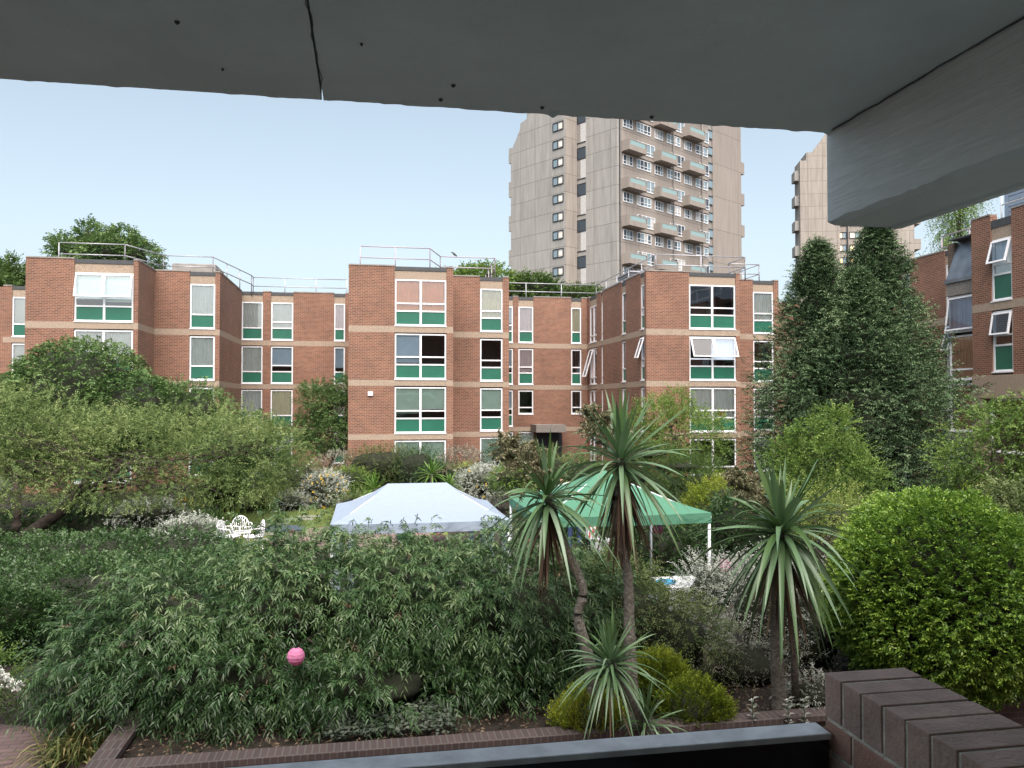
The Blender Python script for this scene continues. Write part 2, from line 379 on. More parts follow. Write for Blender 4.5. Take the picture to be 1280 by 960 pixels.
# wing facing left
XW = 13.62
wy = lambda px: YR2 - onX(px, XW)
facade(blk, (XW, YR2), (0, -1), [('b', 0, .35), ('w', .35, wy(746), {'all': dict(lights=2, cur='pink', panel=False, low=True), 2: dict(lights=2, cur='pink', panel=False, open_=(0,), tilt=16)}), ('b', wy(746), wy(751.3)),
     ('w', wy(751.3), wy(753.6), {'all': dict(cur='sheer', panel=False)}), ('b', wy(753.6), wy(777)), ('w', wy(777), wy(782.5), {'all': dict(cur='blue', low=False)}),
     ('b', wy(782.5), wy(800.5)), ('w', wy(800.5), YR2 - YR - .32, {'all': dict(cur='blue'), 2: dict(cur='blue', open_=(0,), tilt=18)})])
of = XW; q = lambda px: X(px, YR, of)
facade(blk, (of, YR), (1, 0), [('b', 0, q(862)), ('w', q(862), q(920.5), {3: dict(lights=2, cur='dark'), 2: dict(lights=2, cur=('dark', 'blue'), open_=(0, 1), tilt=24), 1: dict(lights=2, cur='sheer'), 0: dict(lights=2, cur='dark', panel=False)}), ('b', q(920.5), 5.0)])
facade(blk, (of + 5.0, YR), (0, 1), [('b', .3, YR3 - YR)], start=.3)
og = of + 5.0; q = lambda px: X(px, YR3, og)
facade(blk, (og, YR3), (1, 0), [('b', 0, q(942)), ('w', q(942), q(968), {3: dict(cur='sheer'), 2: dict(cur='dark'), 1: dict(cur='pink'), 0: dict(cur='sheer', panel=False)}), ('b', q(968), 3.2)])
facade(blk, (og + 3.2, YR3), (0, 1), [('b', .3, YR2 - YR3)], start=.3)
oh = og + 3.2
facade(blk, (oh, YR2), (1, 0), [('b', 0, 1.0), ('w', 1.0, 2.2, {'all': dict(cur='sheer')}), ('b', 2.2, 8.0)])
# flat roofs
mb = MB()
for (a, b, c, d) in ((-20.0, oL + .2, YR1 + .3, 56), (oL + .3, oa - .3, YL + .3, 56), (oa - .29, ob - .3, YL2 + .3, 56), (ob - .29, oc + .1, YR1 + .3, 56), (oc + .3, od - .3, YC + .3, 56), (od - .29, oe - .3, YC2 + .3, 56),
                     (oe - .29, XW + .1, YR2 + .3, 56), (XW + .3, og - .3, YR + .3, 56), (og - .29, oh - .3, YR3 + .3, 56), (oh - .29, oh + 8, YR2 + .3, 56)):
    mb.box(a, b, c, d, 10.2, 10.45)
mb.build('flat_roof', M['roof'], blk)
mb = MB(); mb.box(-20.2, oh + 8, 56.0, 56.3, 0, 10.6); mb.build('rear_wall', M['brick'], blk)
mb = MB()
mb.box(-20.5, -20.2, YR1, 56, 0, 10.6); mb.build('end_wall', M['brick'], blk)
# rooftop things fixed to the block
ZR = 10.7
railing(blk, [(-14.3, YL + 1.2), (-11.4, YL + 1.2), (-10.3, YL2 + 1.0), (-7.9, YL2 + 1.0), (-6.8, YR1 - .1), (-6.8, YR1 + .6), (-1.3, YR1 + .6)], ZR - .2, 1.1)
railing(blk, [(-.4, YC + .9), (3.0, YC + .9), (3.7, YC2 + .5), (6.6, YC2 + .5), (6.9, YR2 - 1.5)], ZR - .1, 1.15, 'railpink')
railing(blk, [(oe + .3, YR2 + 1.2), (XW + .9, YR2 + 1.2), (XW + .9, YR + 1.0), (XW + 5.8, YR + 1.0), (XW + 5.8, YR3 + 1), (oh - .6, YR3 + 1), (oh - .6, YR2)], ZR - .1, 1.1)
mb = MB(); mb.box(-10.2, -8.0, 44.5, 47, 10.45, 11.45); mb.build('rooflight', M['coping'], blk, .05)
mb = MB()
for k in range(7): mb.box(14.9, 17.4, 44 + .02 * k, 46.5, 10.5 + .16 * k, 10.62 + .16 * k)
mb.box(14.8, 17.5, 43.9, 46.6, 11.6, 11.68); mb.build('vent_housing', M['metal'], blk)
mb = MB(); mb.box(onY(463, YC) - .12, onY(463, YC) + .12, YC - .08, YC - .005, 4.42, 4.62); mb.build('security_light', M['frame'], blk)
M['yellow'] = simple('yellow_card', (.75, .45, .05), .6)
mb = MB(); x_ = onY(904, YR); mb.box(x_ - .17, x_ + .17, YR + .15, YR + .17, 3.42, 3.72); mb.build('yellow_bag', M['yellow'], blk)

# ------------------------------------------------------------------ right hand wing
rw = thing('brick_wing', (24, 28, 0), 'red brick wing at the right edge with concrete porch and lead clad stair shaft', 'apartment wing')
XR, XR2 = 24.6, 22.55
y_ = lambda px: 36.5 - onX(px, XR)
facade(rw, (XR, 36.5), (0, -1), [('b', 0, y_(1128)), ('w', y_(1128), y_(1139), {'all': dict(cur='sheer')}), ('b', y_(1139), y_(1183)), ('w', y_(1183), y_(1194.5), {'all': dict(cur='blue', low=True), 2: dict(cur='dark', open_=(0,), tilt=16), 1: dict(cur='dark', open_=(0,), tilt=16)}), ('b', y_(1194.5), 36.5 - 27.9)])
# stair shaft, brown brick, with lead cladding facing the garden
ys0, ys1 = 28.9, 26.72
sh = MB(); sh.box(XR2 + .75, XR + .4, ys0, ys0 - .35, 0, 10.55); sh.build('stair_shaft_wall', M['brick_b'], rw)
M['lead'] = simple('lead_sheet', (.20, .22, .25), .35, metal=.6, var=.35, scale=2)
ls = MB()
ls.face([(XR2 + .35, ys0 - .36, 9.0), (XR2 + .35, ys1, 9.0), (XR2 + .95, ys1, 10.6), (XR2 + .95, ys0 - .36, 10.6)])
ls.box(XR2 + .3, XR2 + .4, ys0 - .3, ys1, 8.86, 9.0); ls.build('lead_cladding', M['lead'], rw)
ls = MB(); ls.box(XR2 + .36, XR2 + .8, ys0 - .36, ys1, 8.35, 8.855); ls.box(XR2 + .2, XR2 + .8, ys0 - .3, ys1, 2.25, 2.95); ls.build('concrete_band', M['pebble_g'], rw)
ls = MB(); ls.box(XR2 + .5, XR + .4, ys0 - .36, ys1, 10.602, 10.66); ls.build('roof_fascia', M['fascia'], rw)
Mx = frameM((XR2 + .42, ys0 - .36), (0, -1)); wl = ys0 - .36 - ys1
for z0, z1, kw in ((6.9, 8.33, dict(cur='pink', open_=(0,), tilt=8)), (5.0, 6.75, dict(cur='ochre')), (2.97, 4.85, dict(cur='ochre'))):
    window(Mx, rw, .02, wl, z0, z1, panel=False, low=(z0 == 5.0), **kw)
ls = MB(Mx); ls.face([(0, -.6, 2.9), (wl, -.6, 2.9), (wl, -.6, 8.4), (0, -.6, 8.4)]); ls.build('room', M['room'], rw)
M['redwood'] = simple('red_stained_wood', (.14, .035, .02), .45, var=.3, scale=5)
M['porchlamp'] = emit('porch_lamp_glow', (1, .45, .12), 2.5)
ls = MB(); ls.box(XR + .25, XR + .3, 31.0, 28.4, .02, 2.2)
for yy in (28.45, 29.2, 30.1, 30.9): ls.box(XR + .13, XR + .24, yy, yy + .08, .02, 2.24)
ls.build('entrance_door', M['redwood'], rw)
ls = MB(); ls.box(XR + .02, XR + .1, 28.0, 28.15, 1.9, 2.1); ls.build('porch_lamp', M['porchlamp'], rw)
# near block of the wing (upper storeys over a concrete frame)
y2 = lambda px: ys1 - onX(px, XR2)
segs = [('b', 0, y2(1240.5)), ('w', y2(1240.5), y2(1267), {3: dict(cur='sheer', open_=(0,), tilt=16), 2: dict(cur='dark', open_=(0,), tilt=10), 1: dict(cur='dark'), 0: dict(cur='dark')}), ('b', y2(1267), 4.2), ('w', 4.2, 5.6, {'all': dict(cur='sheer')}), ('b', 5.6, 8)]
def facade_up(parent, p0, d, segs):
    Mx = frameM(p0, d); bk, bd, tp, cp, rm = MB(Mx), MB(Mx), MB(Mx), MB(Mx), MB(Mx); ue = segs[-1][2]; T = .3
    bd.box(0, ue, .004, -T, 7.47, 7.77); bd.box(0, ue, .05, -.6, 4.25, 5.1)
    for u in (0, 2.6, 5.2, 7.4): bd.box(u, u + .55, .04, -.6, 0, 4.245)
    for k, u0, u1, *op in segs:
        if k == 'b':
            bk.box(u0, u1, 0, -T, 5.102, 7.468); bk.box(u0, u1, 0, -T, 7.772, 11.0); cp.box(u0, u1, .025, -T, 11.0, 11.05)
        else:
            bd.box(u0, u1, -.05, -T, 10.055, 10.5); tp.box(u0, u1, -.02, -T, 10.502, 10.78)
            for fl in (2, 3):
                o = dict(op[0].get('all', {})); o.update(op[0].get(fl, {})); z0, z1 = WIN[fl]
                window(Mx, parent, u0 + .01, u1 - .01, z0, z1, ph=.85, **o)
                rm.face([(max(u0 - .3, .31), -2, z0), (u1 + .3, -2, z0), (u1 + .3, -2, z1), (u0 - .3, -2, z1)])
    bk.build('brick_wall', M['brick'], parent); bd.build('concrete_frame', M['pebble'], parent); tp.build('roof_fascia', M['fascia'], parent); cp.build('coping', M['coping'], parent)
    rm.face([(-.0, -2.5, 0), (ue, -2.5, 0), (ue, -2.5, 4.3), (0, -2.5, 4.3)]); rm.build('room', M['room'], parent)
    window(Mx, parent, .8, 2.5, 2.3, 4.24, lights=1, cur='ochre', panel=False, low=False)
    window(Mx, parent, 3.2, 5.1, .9, 4.24, lights=2, cur='dark', panel=False, low=True)
facade_up(rw, (XR2, ys1), (0, -1), segs)
sh = MB(); sh.box(XR2 + .05, XR2 + 3, ys1 - .001, ys1 - .3, 5.105, 10.9); sh.build('return_wall', M['brick'], rw)
sh = MB(); sh.box(XR2 + .31, XR2 + 8, 15, ys1 - .35, 10.2, 10.45); sh.box(XR + .31, XR2 + 8, ys1, 36.4, 10.2, 10.45); sh.build('flat_roof', M['roof'], rw)
sh = MB(); sh.box(XR2 + 8, XR2 + 8.3, 15, 36.5, 0, 10.6); sh.box(XR + .3, XR2 + 8, 36.2, 36.5, 0, 10.6); sh.build('rear_wall', M['brick'], rw)
railing(rw, [(XR + .9, 32.0), (XR + .9, 26.9)], ZR - .2, 1.1, 'railpink')
railing(rw, [(XR2 + .7, 26.0), (XR2 + .7, 20)], ZR + .2, 1.1, 'frame')
M['bluegrey'] = simple('blue_weatherboard', (.24, .31, .40), .6, var=.08, scale=1)
sh = MB()
for k in range(14): sh.box(XR2 + 1.9 - .01 * 0, XR2 + 2.1, 27.0, 18, 10.5 + k * .2, 10.5 + k * .2 + .17); sh.box(XR2 + 1.93, XR2 + 2.1, 26.99, 18.01, 10.67 + k * .2, 10.7 + k * .2)
sh.box(XR2 + 1.9, XR2 + 6, 27.2, 27.01, 10.5, 13.3); sh.build('roof_hut', M['bluegrey'], rw)

# ------------------------------------------------------------------ towers
def tower_main():
    C = W(772, 113); az = R(47) + YAW
    eR = Vector((math.sin(az), math.cos(az), 0)); eL = Vector((math.sin(az - R(90)), math.cos(az - R(90)), 0))
    T = Matrix.Identity(4); T.col[0] = (*eR, 0); T.col[1] = (*eL, 0); T.col[3] = (C[0], C[1], 0, 1)
    r = thing('tower_block', (C[0], C[1], 0), 'tall concrete tower block with rows of balconies, behind the middle bays', 'tower block')
    H = 62
    mb = MB(T); mb.box(0, 33, .3, 7.6, 0, H); mb.build('concrete_wall', M['tower'], r)
    mb = MB(T); mb.box(.9, 23.0, -.05, .299, 0, H); mb.build('balcony_wall', M['tower_r'], r)
    mb = MB(T); mb.box(24.4, 33.0, 0, .299, 0, H); mb.build('end_wall', M['tower_r'], r)
    mb = MB(T); mb.box(-.0, .88, 0, .299, 0, H); mb.build('corner_pier', M['tower'], r)
    mb = MB(T); mb.box(-2.6, 12, 7.61, 15.7, 0, H); mb.build('concrete_wall', M['tower'], r)
    mb = MB(T); mb.box(-2.61, -1.4, 7.59, 7.605, 0, H); mb.box(-1.4, -.02, 7.59, 7.605, 0, H); mb.build('return_face', M['tower_w'], r)
    # stepped shoulder on the left
    mb = MB(T)
    prof = [(15.71, 0), (19.4, 0), (19.4, 44.2), (19.0, 44.2), (17.3, 46.7), (17.2, 47.6), (15.8, 48.0), (15.71, 48.0)]
    for a in (-2.55, 11.5): mb.face([(a, b, z) for b, z in (prof if a > 0 else prof[::-1])])
    for (b0, z0), (b1, z1) in zip(prof[:-1], prof[1:]): mb.face([(-2.55, b0, z0), (11.5, b0, z0), (11.5, b1, z1), (-2.55, b1, z1)])
    mb.build('shoulder', M['tower'], r)
    for k in range(7):
        z = 41.9 - 5.4 * k
        mb = MB(T)
        for (aa, bb) in ((-2.5, -.6),):
            mb.prism([(aa, 19.41), (bb, 19.41), (bb, 19.95), (aa, 19.95)][::-1], z, z + 2.4)
        mb.build('side_balcony', M['tower'], r)
    # pier lines
    mb = MB(T); mb.box(.5, .62, -.12, -.001, 0, H); mb.build('downpipe', M['black'], r)
    px_a = [(777, .89), (805, 6.03), (820, 8.91), (850, 14.99), (885, 22.63), (893, 24.47), (928, 32.95)]
    A = lambda p: float(np.interp(p, [q[0] for q in px_a], [q[1] for q in px_a]))
    def twin(a0, a1, z0, z1, n, nm='window'):
        f = MB(T); y0, y1 = -.14, -.052; t = .09
        f.box(a0, a1, y0, y1, z0, z0 + .14); f.box(a0, a1, y0, y1, z1 - t, z1); f.box(a0, a0 + t, y0, y1, z0 + .14, z1 - t); f.box(a1 - t, a1, y0, y1, z0 + .14, z1 - t)
        for i in range(1, n):
            u = a0 + (a1 - a0) * i / n; f.box(u - t / 2, u + t / 2, y0, y1, z0 + .14, z1 - t)
        f.box(a0 + t, a1 - t, y0 + .01, y1, z0 + .5, z0 + .58)
        fo = f.build(nm, M['frame'], r)
        g = MB(T)
        for i in range(n):
            g.cur = random.choice((0, 0, 1, 1, 2)); u0 = a0 + (a1 - a0) * i / n; u1 = a0 + (a1 - a0) * (i + 1) / n
            g.face([(u0, -.08, z0 + .1), (u1, -.08, z0 + .1), (u1, -.08, z1), (u0, -.08, z1)])
        g.build('pane', [M['dkglass'], M['skyglass'], M['towercurt']], fo)
    for k in range(9):
        z = 50.8 - 5.4 * k
        for p0, p1, n in ((779, 791, 3), (796, 814, 4), (819, 829, 3), (834, 851, 4), (856, 865, 3), (870, 885.5, 3)):
            twin(A(p0), A(p1), z - 1.75, z - .3, n)
        for p0, p1, n in ((797, 819, 4), (838, 856, 4), (874, 887, 3)):
            twin(A(p0), A(p1), z + .55, z + 2.35, n)
        mb = MB(T); mb.box(.9, 22.95, -.22, -.051, z - .12, z + .05); mb.build('floor_edge', M['tower_r'], r)
        for p0, p1 in ((776.5, 799), (817, 838), (853, 873)):
            a0, a1 = A(p0), A(p1); mb = MB(T); D = -1.55
            mb.box(a0, a1, D, -.052, z, z + .18); mb.box(a0, a0 + .12, D, -.052, z + .181, z + 1.55); mb.box(a1 - .12, a1, D, -.052, z + .181, z + 1.55)
            mb.box(a0 + .121, a1 - .121, D, D + .1, z + .181, z + .75); mb.box(a0 + .121, a1 - .121, D, D + .1, z + 1.42, z + 1.55)
            mb.face([(a1 + .1, -.06, z + 1.2), (a1 + .1, -1.0, z + 1.2), (a1 + .1, -.06, z + 2.6)])
            b = mb.build('balcony', M['tower_r'], r)
            g = MB(T); g.box(a0 + .3, a1 - .3, D + .03, D + .06, z + .76, z + 1.41); g.build('glass_panel', M['bal_glass'], b)
    for a in (A(841), A(877)):
        mb = MB(T); mb.tube([(a, -.35, 0), (a, -.35, H)], .1, 6); mb.build('downpipe', M['coping'], r)
    for k in range(9):                      # far end balconies in profile
        z = 37.9 - 5.4 * k + 5.4
        mb = MB(T); mb.box(33.01, 34.7, .4, 3, z, z + 2.0); mb.build('end_balcony', M['tower_r'], r)
    for k in range(22):                     # window strip beside end wall
        z = 1.2 + 2.7 * k
        mb = MB(T); mb.box(23.02, 24.38, .0, .28, z + 1.16, z + 1.3); q_ = mb.build('corner_window', M['black'], r)
        mb = MB(T); mb.box(23.02, 24.38, .05, .25, z, z + 1.15); mb.build('pane', M['skyglass'], q_)
    for k in range(19):                     # lit stair windows
        z = 41.7 - 2.7 * (k - 2)
        if z < 5: break
        f = MB(T); x0, x1 = -2.72, -2.605; b0, b1 = 7.95, 10.1
        f.box(x0, x1, b0, b1, z, z + .1); f.box(x0, x1, b0, b1, z + 1.2, z + 1.3); f.box(x0, x1, b0, b0 + .1, z + .1, z + 1.2); f.box(x0, x1, b1 - .1, b1, z + .1, z + 1.2); f.box(x0, x1, 9.0, 9.1, z + .1, z + 1.2)
        fo = f.build('stair_window', M['black'], r)
        g = MB(T); g.face([(-2.64, b1, z), (-2.64, 9.05, z), (-2.64, 9.05, z + 1.25), (-2.64, b1, z + 1.25)]); g.cur = 1; g.face([(-2.64, 9.05, z), (-2.64, b0, z), (-2.64, b0, z + 1.25), (-2.64, 9.05, z + 1.25)])
        g.cur = 2; g.face([(-2.66, 8.75, z + .35), (-2.66, 8.3, z + .35), (-2.66, 8.3, z + .85), (-2.66, 8.75, z + .85)])
        g.build('pane', [M['skyglass'], M['towercurt'], M['lit']], fo)
    for k in range(10):                     # glazed slot
        z = 48 - 5.4 * k
        f = MB(T); g = MB(T)
        f.box(-.08, -.001, 5.9, 7.58, z, z + .12); f.box(-.08, -.001, 5.9, 7.58, z + 2.9, z + 3.05); f.box(-.08, -.001, 5.9, 7.58, z + 4.65, z + 4.75); f.box(-.08, -.001, 7.4, 7.58, z + 3.05, z + 4.65)
        fo = f.build('slot_window', M['black'], r)
        g.box(-.05, -.003, 5.9, 6.9, z + .12, z + 2.9); g.cur = 1; g.box(-.05, -.003, 6.92, 7.55, z + .12, z + 2.9); g.cur = 2; g.box(-.05, -.003, 5.9, 7.39, z + 3.06, z + 4.64); g.build('pane', [M['towercurt'], M['coping'], M['dkglass']], fo)
tower_main()
def tower_far():
    C = W(1052, 169); az = R(97) + YAW
    eR = Vector((math.sin(az), math.cos(az), 0)); eB = Vector((math.sin(az - R(90)), math.cos(az - R(90)), 0))
    T = Matrix.Identity(4); T.col[0] = (*eR, 0); T.col[1] = (*eB, 0); T.col[3] = (C[0], C[1], 0, 1)
    r = thing('tower_block', (C[0], C[1], 0), 'more distant concrete tower block mostly hidden behind the tall conifers on the right', 'tower block')
    mb = MB(T)
    prof = [(-8.1, 0), (0, 0), (0, 63), (-1.5, 63), (-5.6, 57.5), (-6.8, 57.5), (-6.8, 55.8), (-8.1, 55.8)]
    mb.face([(a, 0, z) for a, z in prof]); mb.face([(a, 5, z) for a, z in prof[::-1]])
    for (a0, z0), (a1, z1) in zip(prof, prof[1:] + prof[:1]): mb.face([(a0, 0, z0), (a0, 5, z0), (a1, 5, z1), (a1, 0, z1)])
    mb.build('concrete_wall', M['tower_w'], r)
    mb = MB(T); mb.box(.01, 15.5, 1.5, 14, 0, 63); mb.build('concrete_wall', M['tower_w'], r)
    for k in range(11):
        mb = MB(T); z = 51.8 - 5.4 * k + 0; mb.box(-9.0, -8.11, 1, 4, z, z + 2.1); mb.build('side_balcony', M['tower'], r)
        mb = MB(T); mb.box(15.51, 17, 2, 6, z + 1, z + 3.2); mb.build('side_balcony', M['tower_w'], r)
    for k in range(21):
        z = 4 + 2.7 * k
        for a0, a1 in ((.1, 1.7), (2.3, 4.6)):
            f = MB(T); f.box(a0, a1, 1.35, 1.49, z, z + .12); f.box(a0, a1, 1.35, 1.49, z + 1.3, z + 1.42); f.box(a0, a0 + .12, 1.35, 1.49, z + .12, z + 1.3); f.box(a1 - .12, a1, 1.35, 1.49, z + .12, z + 1.3); f.box((a0 + a1) / 2 - .05, (a0 + a1) / 2 + .05, 1.35, 1.49, z + .12, z + 1.3)
            fo = f.build('stair_window', M['black'], r)
            g = MB(T); m_ = (a0 + a1) / 2; g.face([(a0, 1.45, z), (m_, 1.45, z), (m_, 1.45, z + 1.3), (a0, 1.45, z + 1.3)]); g.cur = 1; g.face([(m_, 1.45, z), (a1, 1.45, z), (a1, 1.45, z + 1.3), (m_, 1.45, z + 1.3)])
            g.cur = 2; g.face([(a0 + .3, 1.43, z + .4), (a0 + .65, 1.43, z + .4), (a0 + .65, 1.43, z + .9), (a0 + .3, 1.43, z + .9)])
            g.build('pane', [M['c_cream'], M['skyglass'], M['lit']], fo)
    mb = MB(T); mb.box(1.75, 2.0, 1.2, 1.49, 0, 60); mb.build('mullion', M['black'], r)
tower_far()

# ------------------------------------------------------------------ home building: soffit, beam, parapet, railing
home = thing('home_building', (0, 0, 0), 'nearest balcony, with painted soffit and beam, dark brick parapet and black railing panel', 'balcony')
def paint(name, col, streak):
    m, t, b, o = newmat(name); tc = N(t, 'ShaderNodeTexCoord')
    n0 = N(t, 'ShaderNodeTexNoise', Scale=2.2, Detail=6, Roughness=.6); t.links.new(tc.outputs['Object'], n0.inputs['Vector'])
    c = np.array(col); rp = ramp(t, [(.3, tuple(c * .86)), (.7, tuple(c * 1.08))]); t.links.new(n0.outputs[0], rp.inputs[0]); t.links.new(rp.outputs[0], b.inputs['Base Color'])
    mp = N(t, 'ShaderNodeMapping'); mp.inputs['Scale'].default_value = (2, 4, 85) if streak else (8, 8, 8)
    mp.inputs['Rotation'].default_value = (R(12) if streak else 0, 0, 0)
    t.links.new(tc.outputs['Object'], mp.inputs[0])
    n1 = N(t, 'ShaderNodeTexNoise', Scale=1.5 if streak else 6, Detail=6, Roughness=.6, Distortion=.6); t.links.new(mp.outputs[0], n1.inputs['Vector'])
    rr = ramp(t, [(.42, (0, 0, 0)), (.56, (1, 1, 1))]); t.links.new(n1.outputs[0], rr.inputs[0])
    n2 = N(t, 'ShaderNodeTexNoise', Scale=4, Detail=6); t.links.new(tc.outputs['Object'], n2.inputs['Vector'])
    ad = N(t, 'ShaderNodeMath', operation='MULTIPLY_ADD'); ad.inputs[1].default_value = .35 if streak else .12
    t.links.new(rr.outputs[0], ad.inputs[0]); t.links.new(n2.outputs[0], ad.inputs[2])
    bp = N(t, 'ShaderNodeBump', Strength=.5 if streak else .35, Distance=.006 if streak else .008); t.links.new(ad.outputs[0], bp.inputs['Height']); t.links.new(bp.outputs[0], b.inputs['Normal'])
    b.inputs['Roughness'].default_value = .55
    return m
M['paint'] = paint('painted_soffit', (.76, .88, .85), False)
M['paint_b'] = paint('painted_beam', (.82, .86, .84), True)
ZS = CAMZ + .665
def rough_edge_slab(x0, x1, y0, y1, z0, z1, amp=.0028, seed=1):
    """slab whose outer lower edge is slightly ragged, like thick drips of paint"""
    rg = np.random.default_rng(seed); mb = MB(); n = int((x1 - x0) / .012)
    xs = np.linspace(x0, x1, n + 1); j = rg.normal(0, 1, n + 1); j = np.convolve(j, [.25, .5, .25], 'same') * amp
    j2 = rg.random(n + 1); j = j - (j2 > .985) * .008
    for i in range(n):
        a, b = xs[i], xs[i + 1]; za, zb = z0 + min(0, j[i]), z0 + min(0, j[i + 1]); ya, yb = y1 + j[i] * .4, y1 + j[i + 1] * .4
        mb.face([(a, y0, z0), (a, y1 - .03, z0), (b, y1 - .03, z0), (b, y0, z0)], True)
        mb.face([(a, y1 - .03, z0), (a, ya, za), (b, yb, zb), (b, y1 - .03, z0)], True)
        mb.face([(a, ya, za), (a, y1 + .004, z0 + .012), (b, y1 + .004, z0 + .012), (b, yb, zb)], True)
        mb.face([(a, y1 + .004, z0 + .012), (a, y1, z1), (b, y1, z1), (b, y1 + .004, z0 + .012)], True)
    mb.face([(x0, y0, z1), (x1, y0, z1), (x1, y1, z1), (x0, y1, z1)]); mb.face([(x0, y0, z0), (x1, y0, z0), (x1, y0, z1), (x0, y0, z1)])
    return mb
YE = 1.79
rough_edge_slab(-8, -.103, -.9, YE, ZS, ZS + .22, seed=3).build('soffit', M['paint'], home)
rough_edge_slab(-.099, 6, -.9, YE, ZS + .0008, ZS + .22, seed=5).build('soffit', M['paint'], home)
M['crack'] = simple('crack_filler', (.10, .11, .11), .8)
rg = np.random.default_rng(2); mb = MB(); pp = [(-.101 + rg.normal(0, .0025), y, ZS - .0012) for y in np.linspace(-.5, YE - .006, 60)]; mb.tube(pp, .0009, 5); mb.build('joint_line', M['crack'], home)
# drips / bolt stubs on the soffit
for px, py in ((217, 22), (550, 121), (678, 131), (816, 143), (275, 82), (450, 50), (566, 103)):
    d = .665 / ((HOR - py) / FPX); x, y = W(px, d); r = .005 if py > 100 or px < 230 else .003
    mb = MB(); mb.tube([(x, y, ZS), (x, y, ZS - .003), (x, y, ZS - .005)], [r, r * .8, r * .3], 8); mb.build('fixing_plug', M['crack'], home)
# beam
BX0, BX1, BZ = 1.114, 1.315, CAMZ + .437
mb = MB(); n = 160; ys = np.linspace(-.9, YE + .005, n + 1); rg = np.random.default_rng(9)
jj = np.convolve(rg.normal(0, 1, n + 1), [.2, .3, .3, .2], 'same') * .0045; jj -= (rg.random(n + 1) > .97) * .006
for i in range(n):
    a, b = ys[i], ys[i + 1]; ja, jb = BZ + .008 + jj[i] * .8, BZ + .008 + jj[i + 1] * .8
    mb.face([(BX0, b, ZS), (BX0, a, ZS), (BX0, a, ja), (BX0, b, jb)])
    mb.cur = 1
    mb.face([(BX0, b, jb), (BX0, a, ja), (BX0 + .02, a, BZ), (BX0 + .02, b, BZ)])
    mb.face([(BX0 + .02, b, BZ), (BX0 + .02, a, BZ), (BX1 - .035, a, BZ + .002), (BX1 - .035, b, BZ + .002)])
    mb.face([(BX1 - .035, b, BZ + .002), (BX1 - .035, a, BZ + .002), (BX1 - .03, a, BZ + .008), (BX1 - .03, b, BZ + .008)])
    mb.face([(BX1 - .03, b, BZ + .008), (BX1 - .03, a, BZ + .008), (BX1 - .026, a, BZ - .003), (BX1 - .026, b, BZ - .003)])
    mb.face([(BX1 - .026, b, BZ - .003), (BX1 - .026, a, BZ - .003), (BX1, a, BZ - .001), (BX1, b, BZ - .001)])
    mb.cur = 0
    mb.face([(BX1, a, ZS), (BX1, b, ZS), (BX1, b, BZ - .001), (BX1, a, BZ - .001)])
mb.face([(BX0, YE + .005, ZS), (BX0, YE + .005, BZ + .012), (BX0 + .02, YE + .005, BZ), (BX1, YE + .005, BZ), (BX1, YE + .005, ZS)])
mb.build('beam', [M['paint_b'], M['paint']], home)
rg = np.random.default_rng(12); mb = MB(); mb.tube([(BX0 - .004 + rg.normal(0, .0015), y, ZS - .001 + rg.normal(0, .001)) for y in np.linspace(-.5, YE, 70)], .002, 5); mb.build('joint_line', M['crack'], home)
# brickwork around
mb = MB(); mb.box(-20, 20, 1.35, 1.65, ZS + .221, 10.7); mb.box(-20, -2.6, 1.35, 1.65, 2.6, ZS + .215); mb.box(-20, 20, 1.35, 1.65, 0, 2.35)
mb.box(3.2, 20, 1.35, 1.65, 2.6, ZS + .215)
mb.build('brick_wall', M['brick'], home)
mb = MB(); mb.box(-8, 6, -.9, 1.75, 2.36, 2.59); mb.build('floor_slab', M['paint'], home)
mb = MB(); mb.box(-8, 6, -1.2, -.905, 2.6, ZS + .2); mb.build('back_wall', simple('plaster_wall', (.35, .33, .31), .8), home)
# parapet bricks
M['pbrick'] = simple('parapet_brick', (.39, .265, .215), .85, var=.3, scale=9, bump=.5, bscale=90)
M['pbrick2'] = simple('parapet_brick_red', (.37, .20, .15), .85, var=.3, scale=9, bump=.5, bscale=90)
M['mortar'] = simple('lime_mortar', (.62, .57, .48), .95, var=.3, scale=30, bump=.8, bscale=120)
PZ = CAMZ - .653; PX = 1.09; PY = 1.785
bk = MB(); rg = random.Random(4)
y = PY
while y > .2:
    j = rg.uniform(-.0012, .0012); bk.cur = rg.choice((0, 0, 1))
    bk.box(PX + j, PX + .215 + j, y, y - .065, PZ - .1025, PZ + rg.uniform(-.001, .001)); y -= .075
z = PZ - .1125; row = 0
while z > 2.62:
    y = PY; first = (.1025 if row % 2 == 0 else .215)
    while y > .2:
        L = first; first = .215; bk.cur = rg.choice((0, 1, 1)); j = rg.uniform(-.0012, .0012)
        bk.box(PX + j, PX + .1025, y, y - L, z - .065, z); bk.box(PX + .1125, PX + .215 + j, y, y - L, z - .065, z); y -= L + .01
    z -= .075; row += 1
bk.build('parapet', [M['pbrick'], M['pbrick2']], home, .0022)
mb = MB(); mb.box(PX + .0035, PX + .2115, PY - .004, .2, 2.6, PZ - .0035); mb.build('mortar', M['mortar'], home)
# lower railing panel
M['railtop'] = simple('weathered_rail_top', (.60, .60, .60), .5, metal=.15, var=.28, scale=14, bump=.2, bscale=60)
M['gloss'], t_, b_, o_ = newmat('black_gloss_panel'); b_.inputs['Base Color'].default_value = (.006, .005, .007, 1); b_.inputs['Roughness'].default_value = .12
mb = MB(); mb.box(-8, PX - .008, 1.745, 1.815, CAMZ - .797, CAMZ - .782); mb.build('rail_cap', M['railtop'], home, .003)
mb = MB(); mb.box(-8, PX - .012, 1.75, 1.81, 2.62, CAMZ - .7975); mb.build('railing_panel', M['gloss'], home)
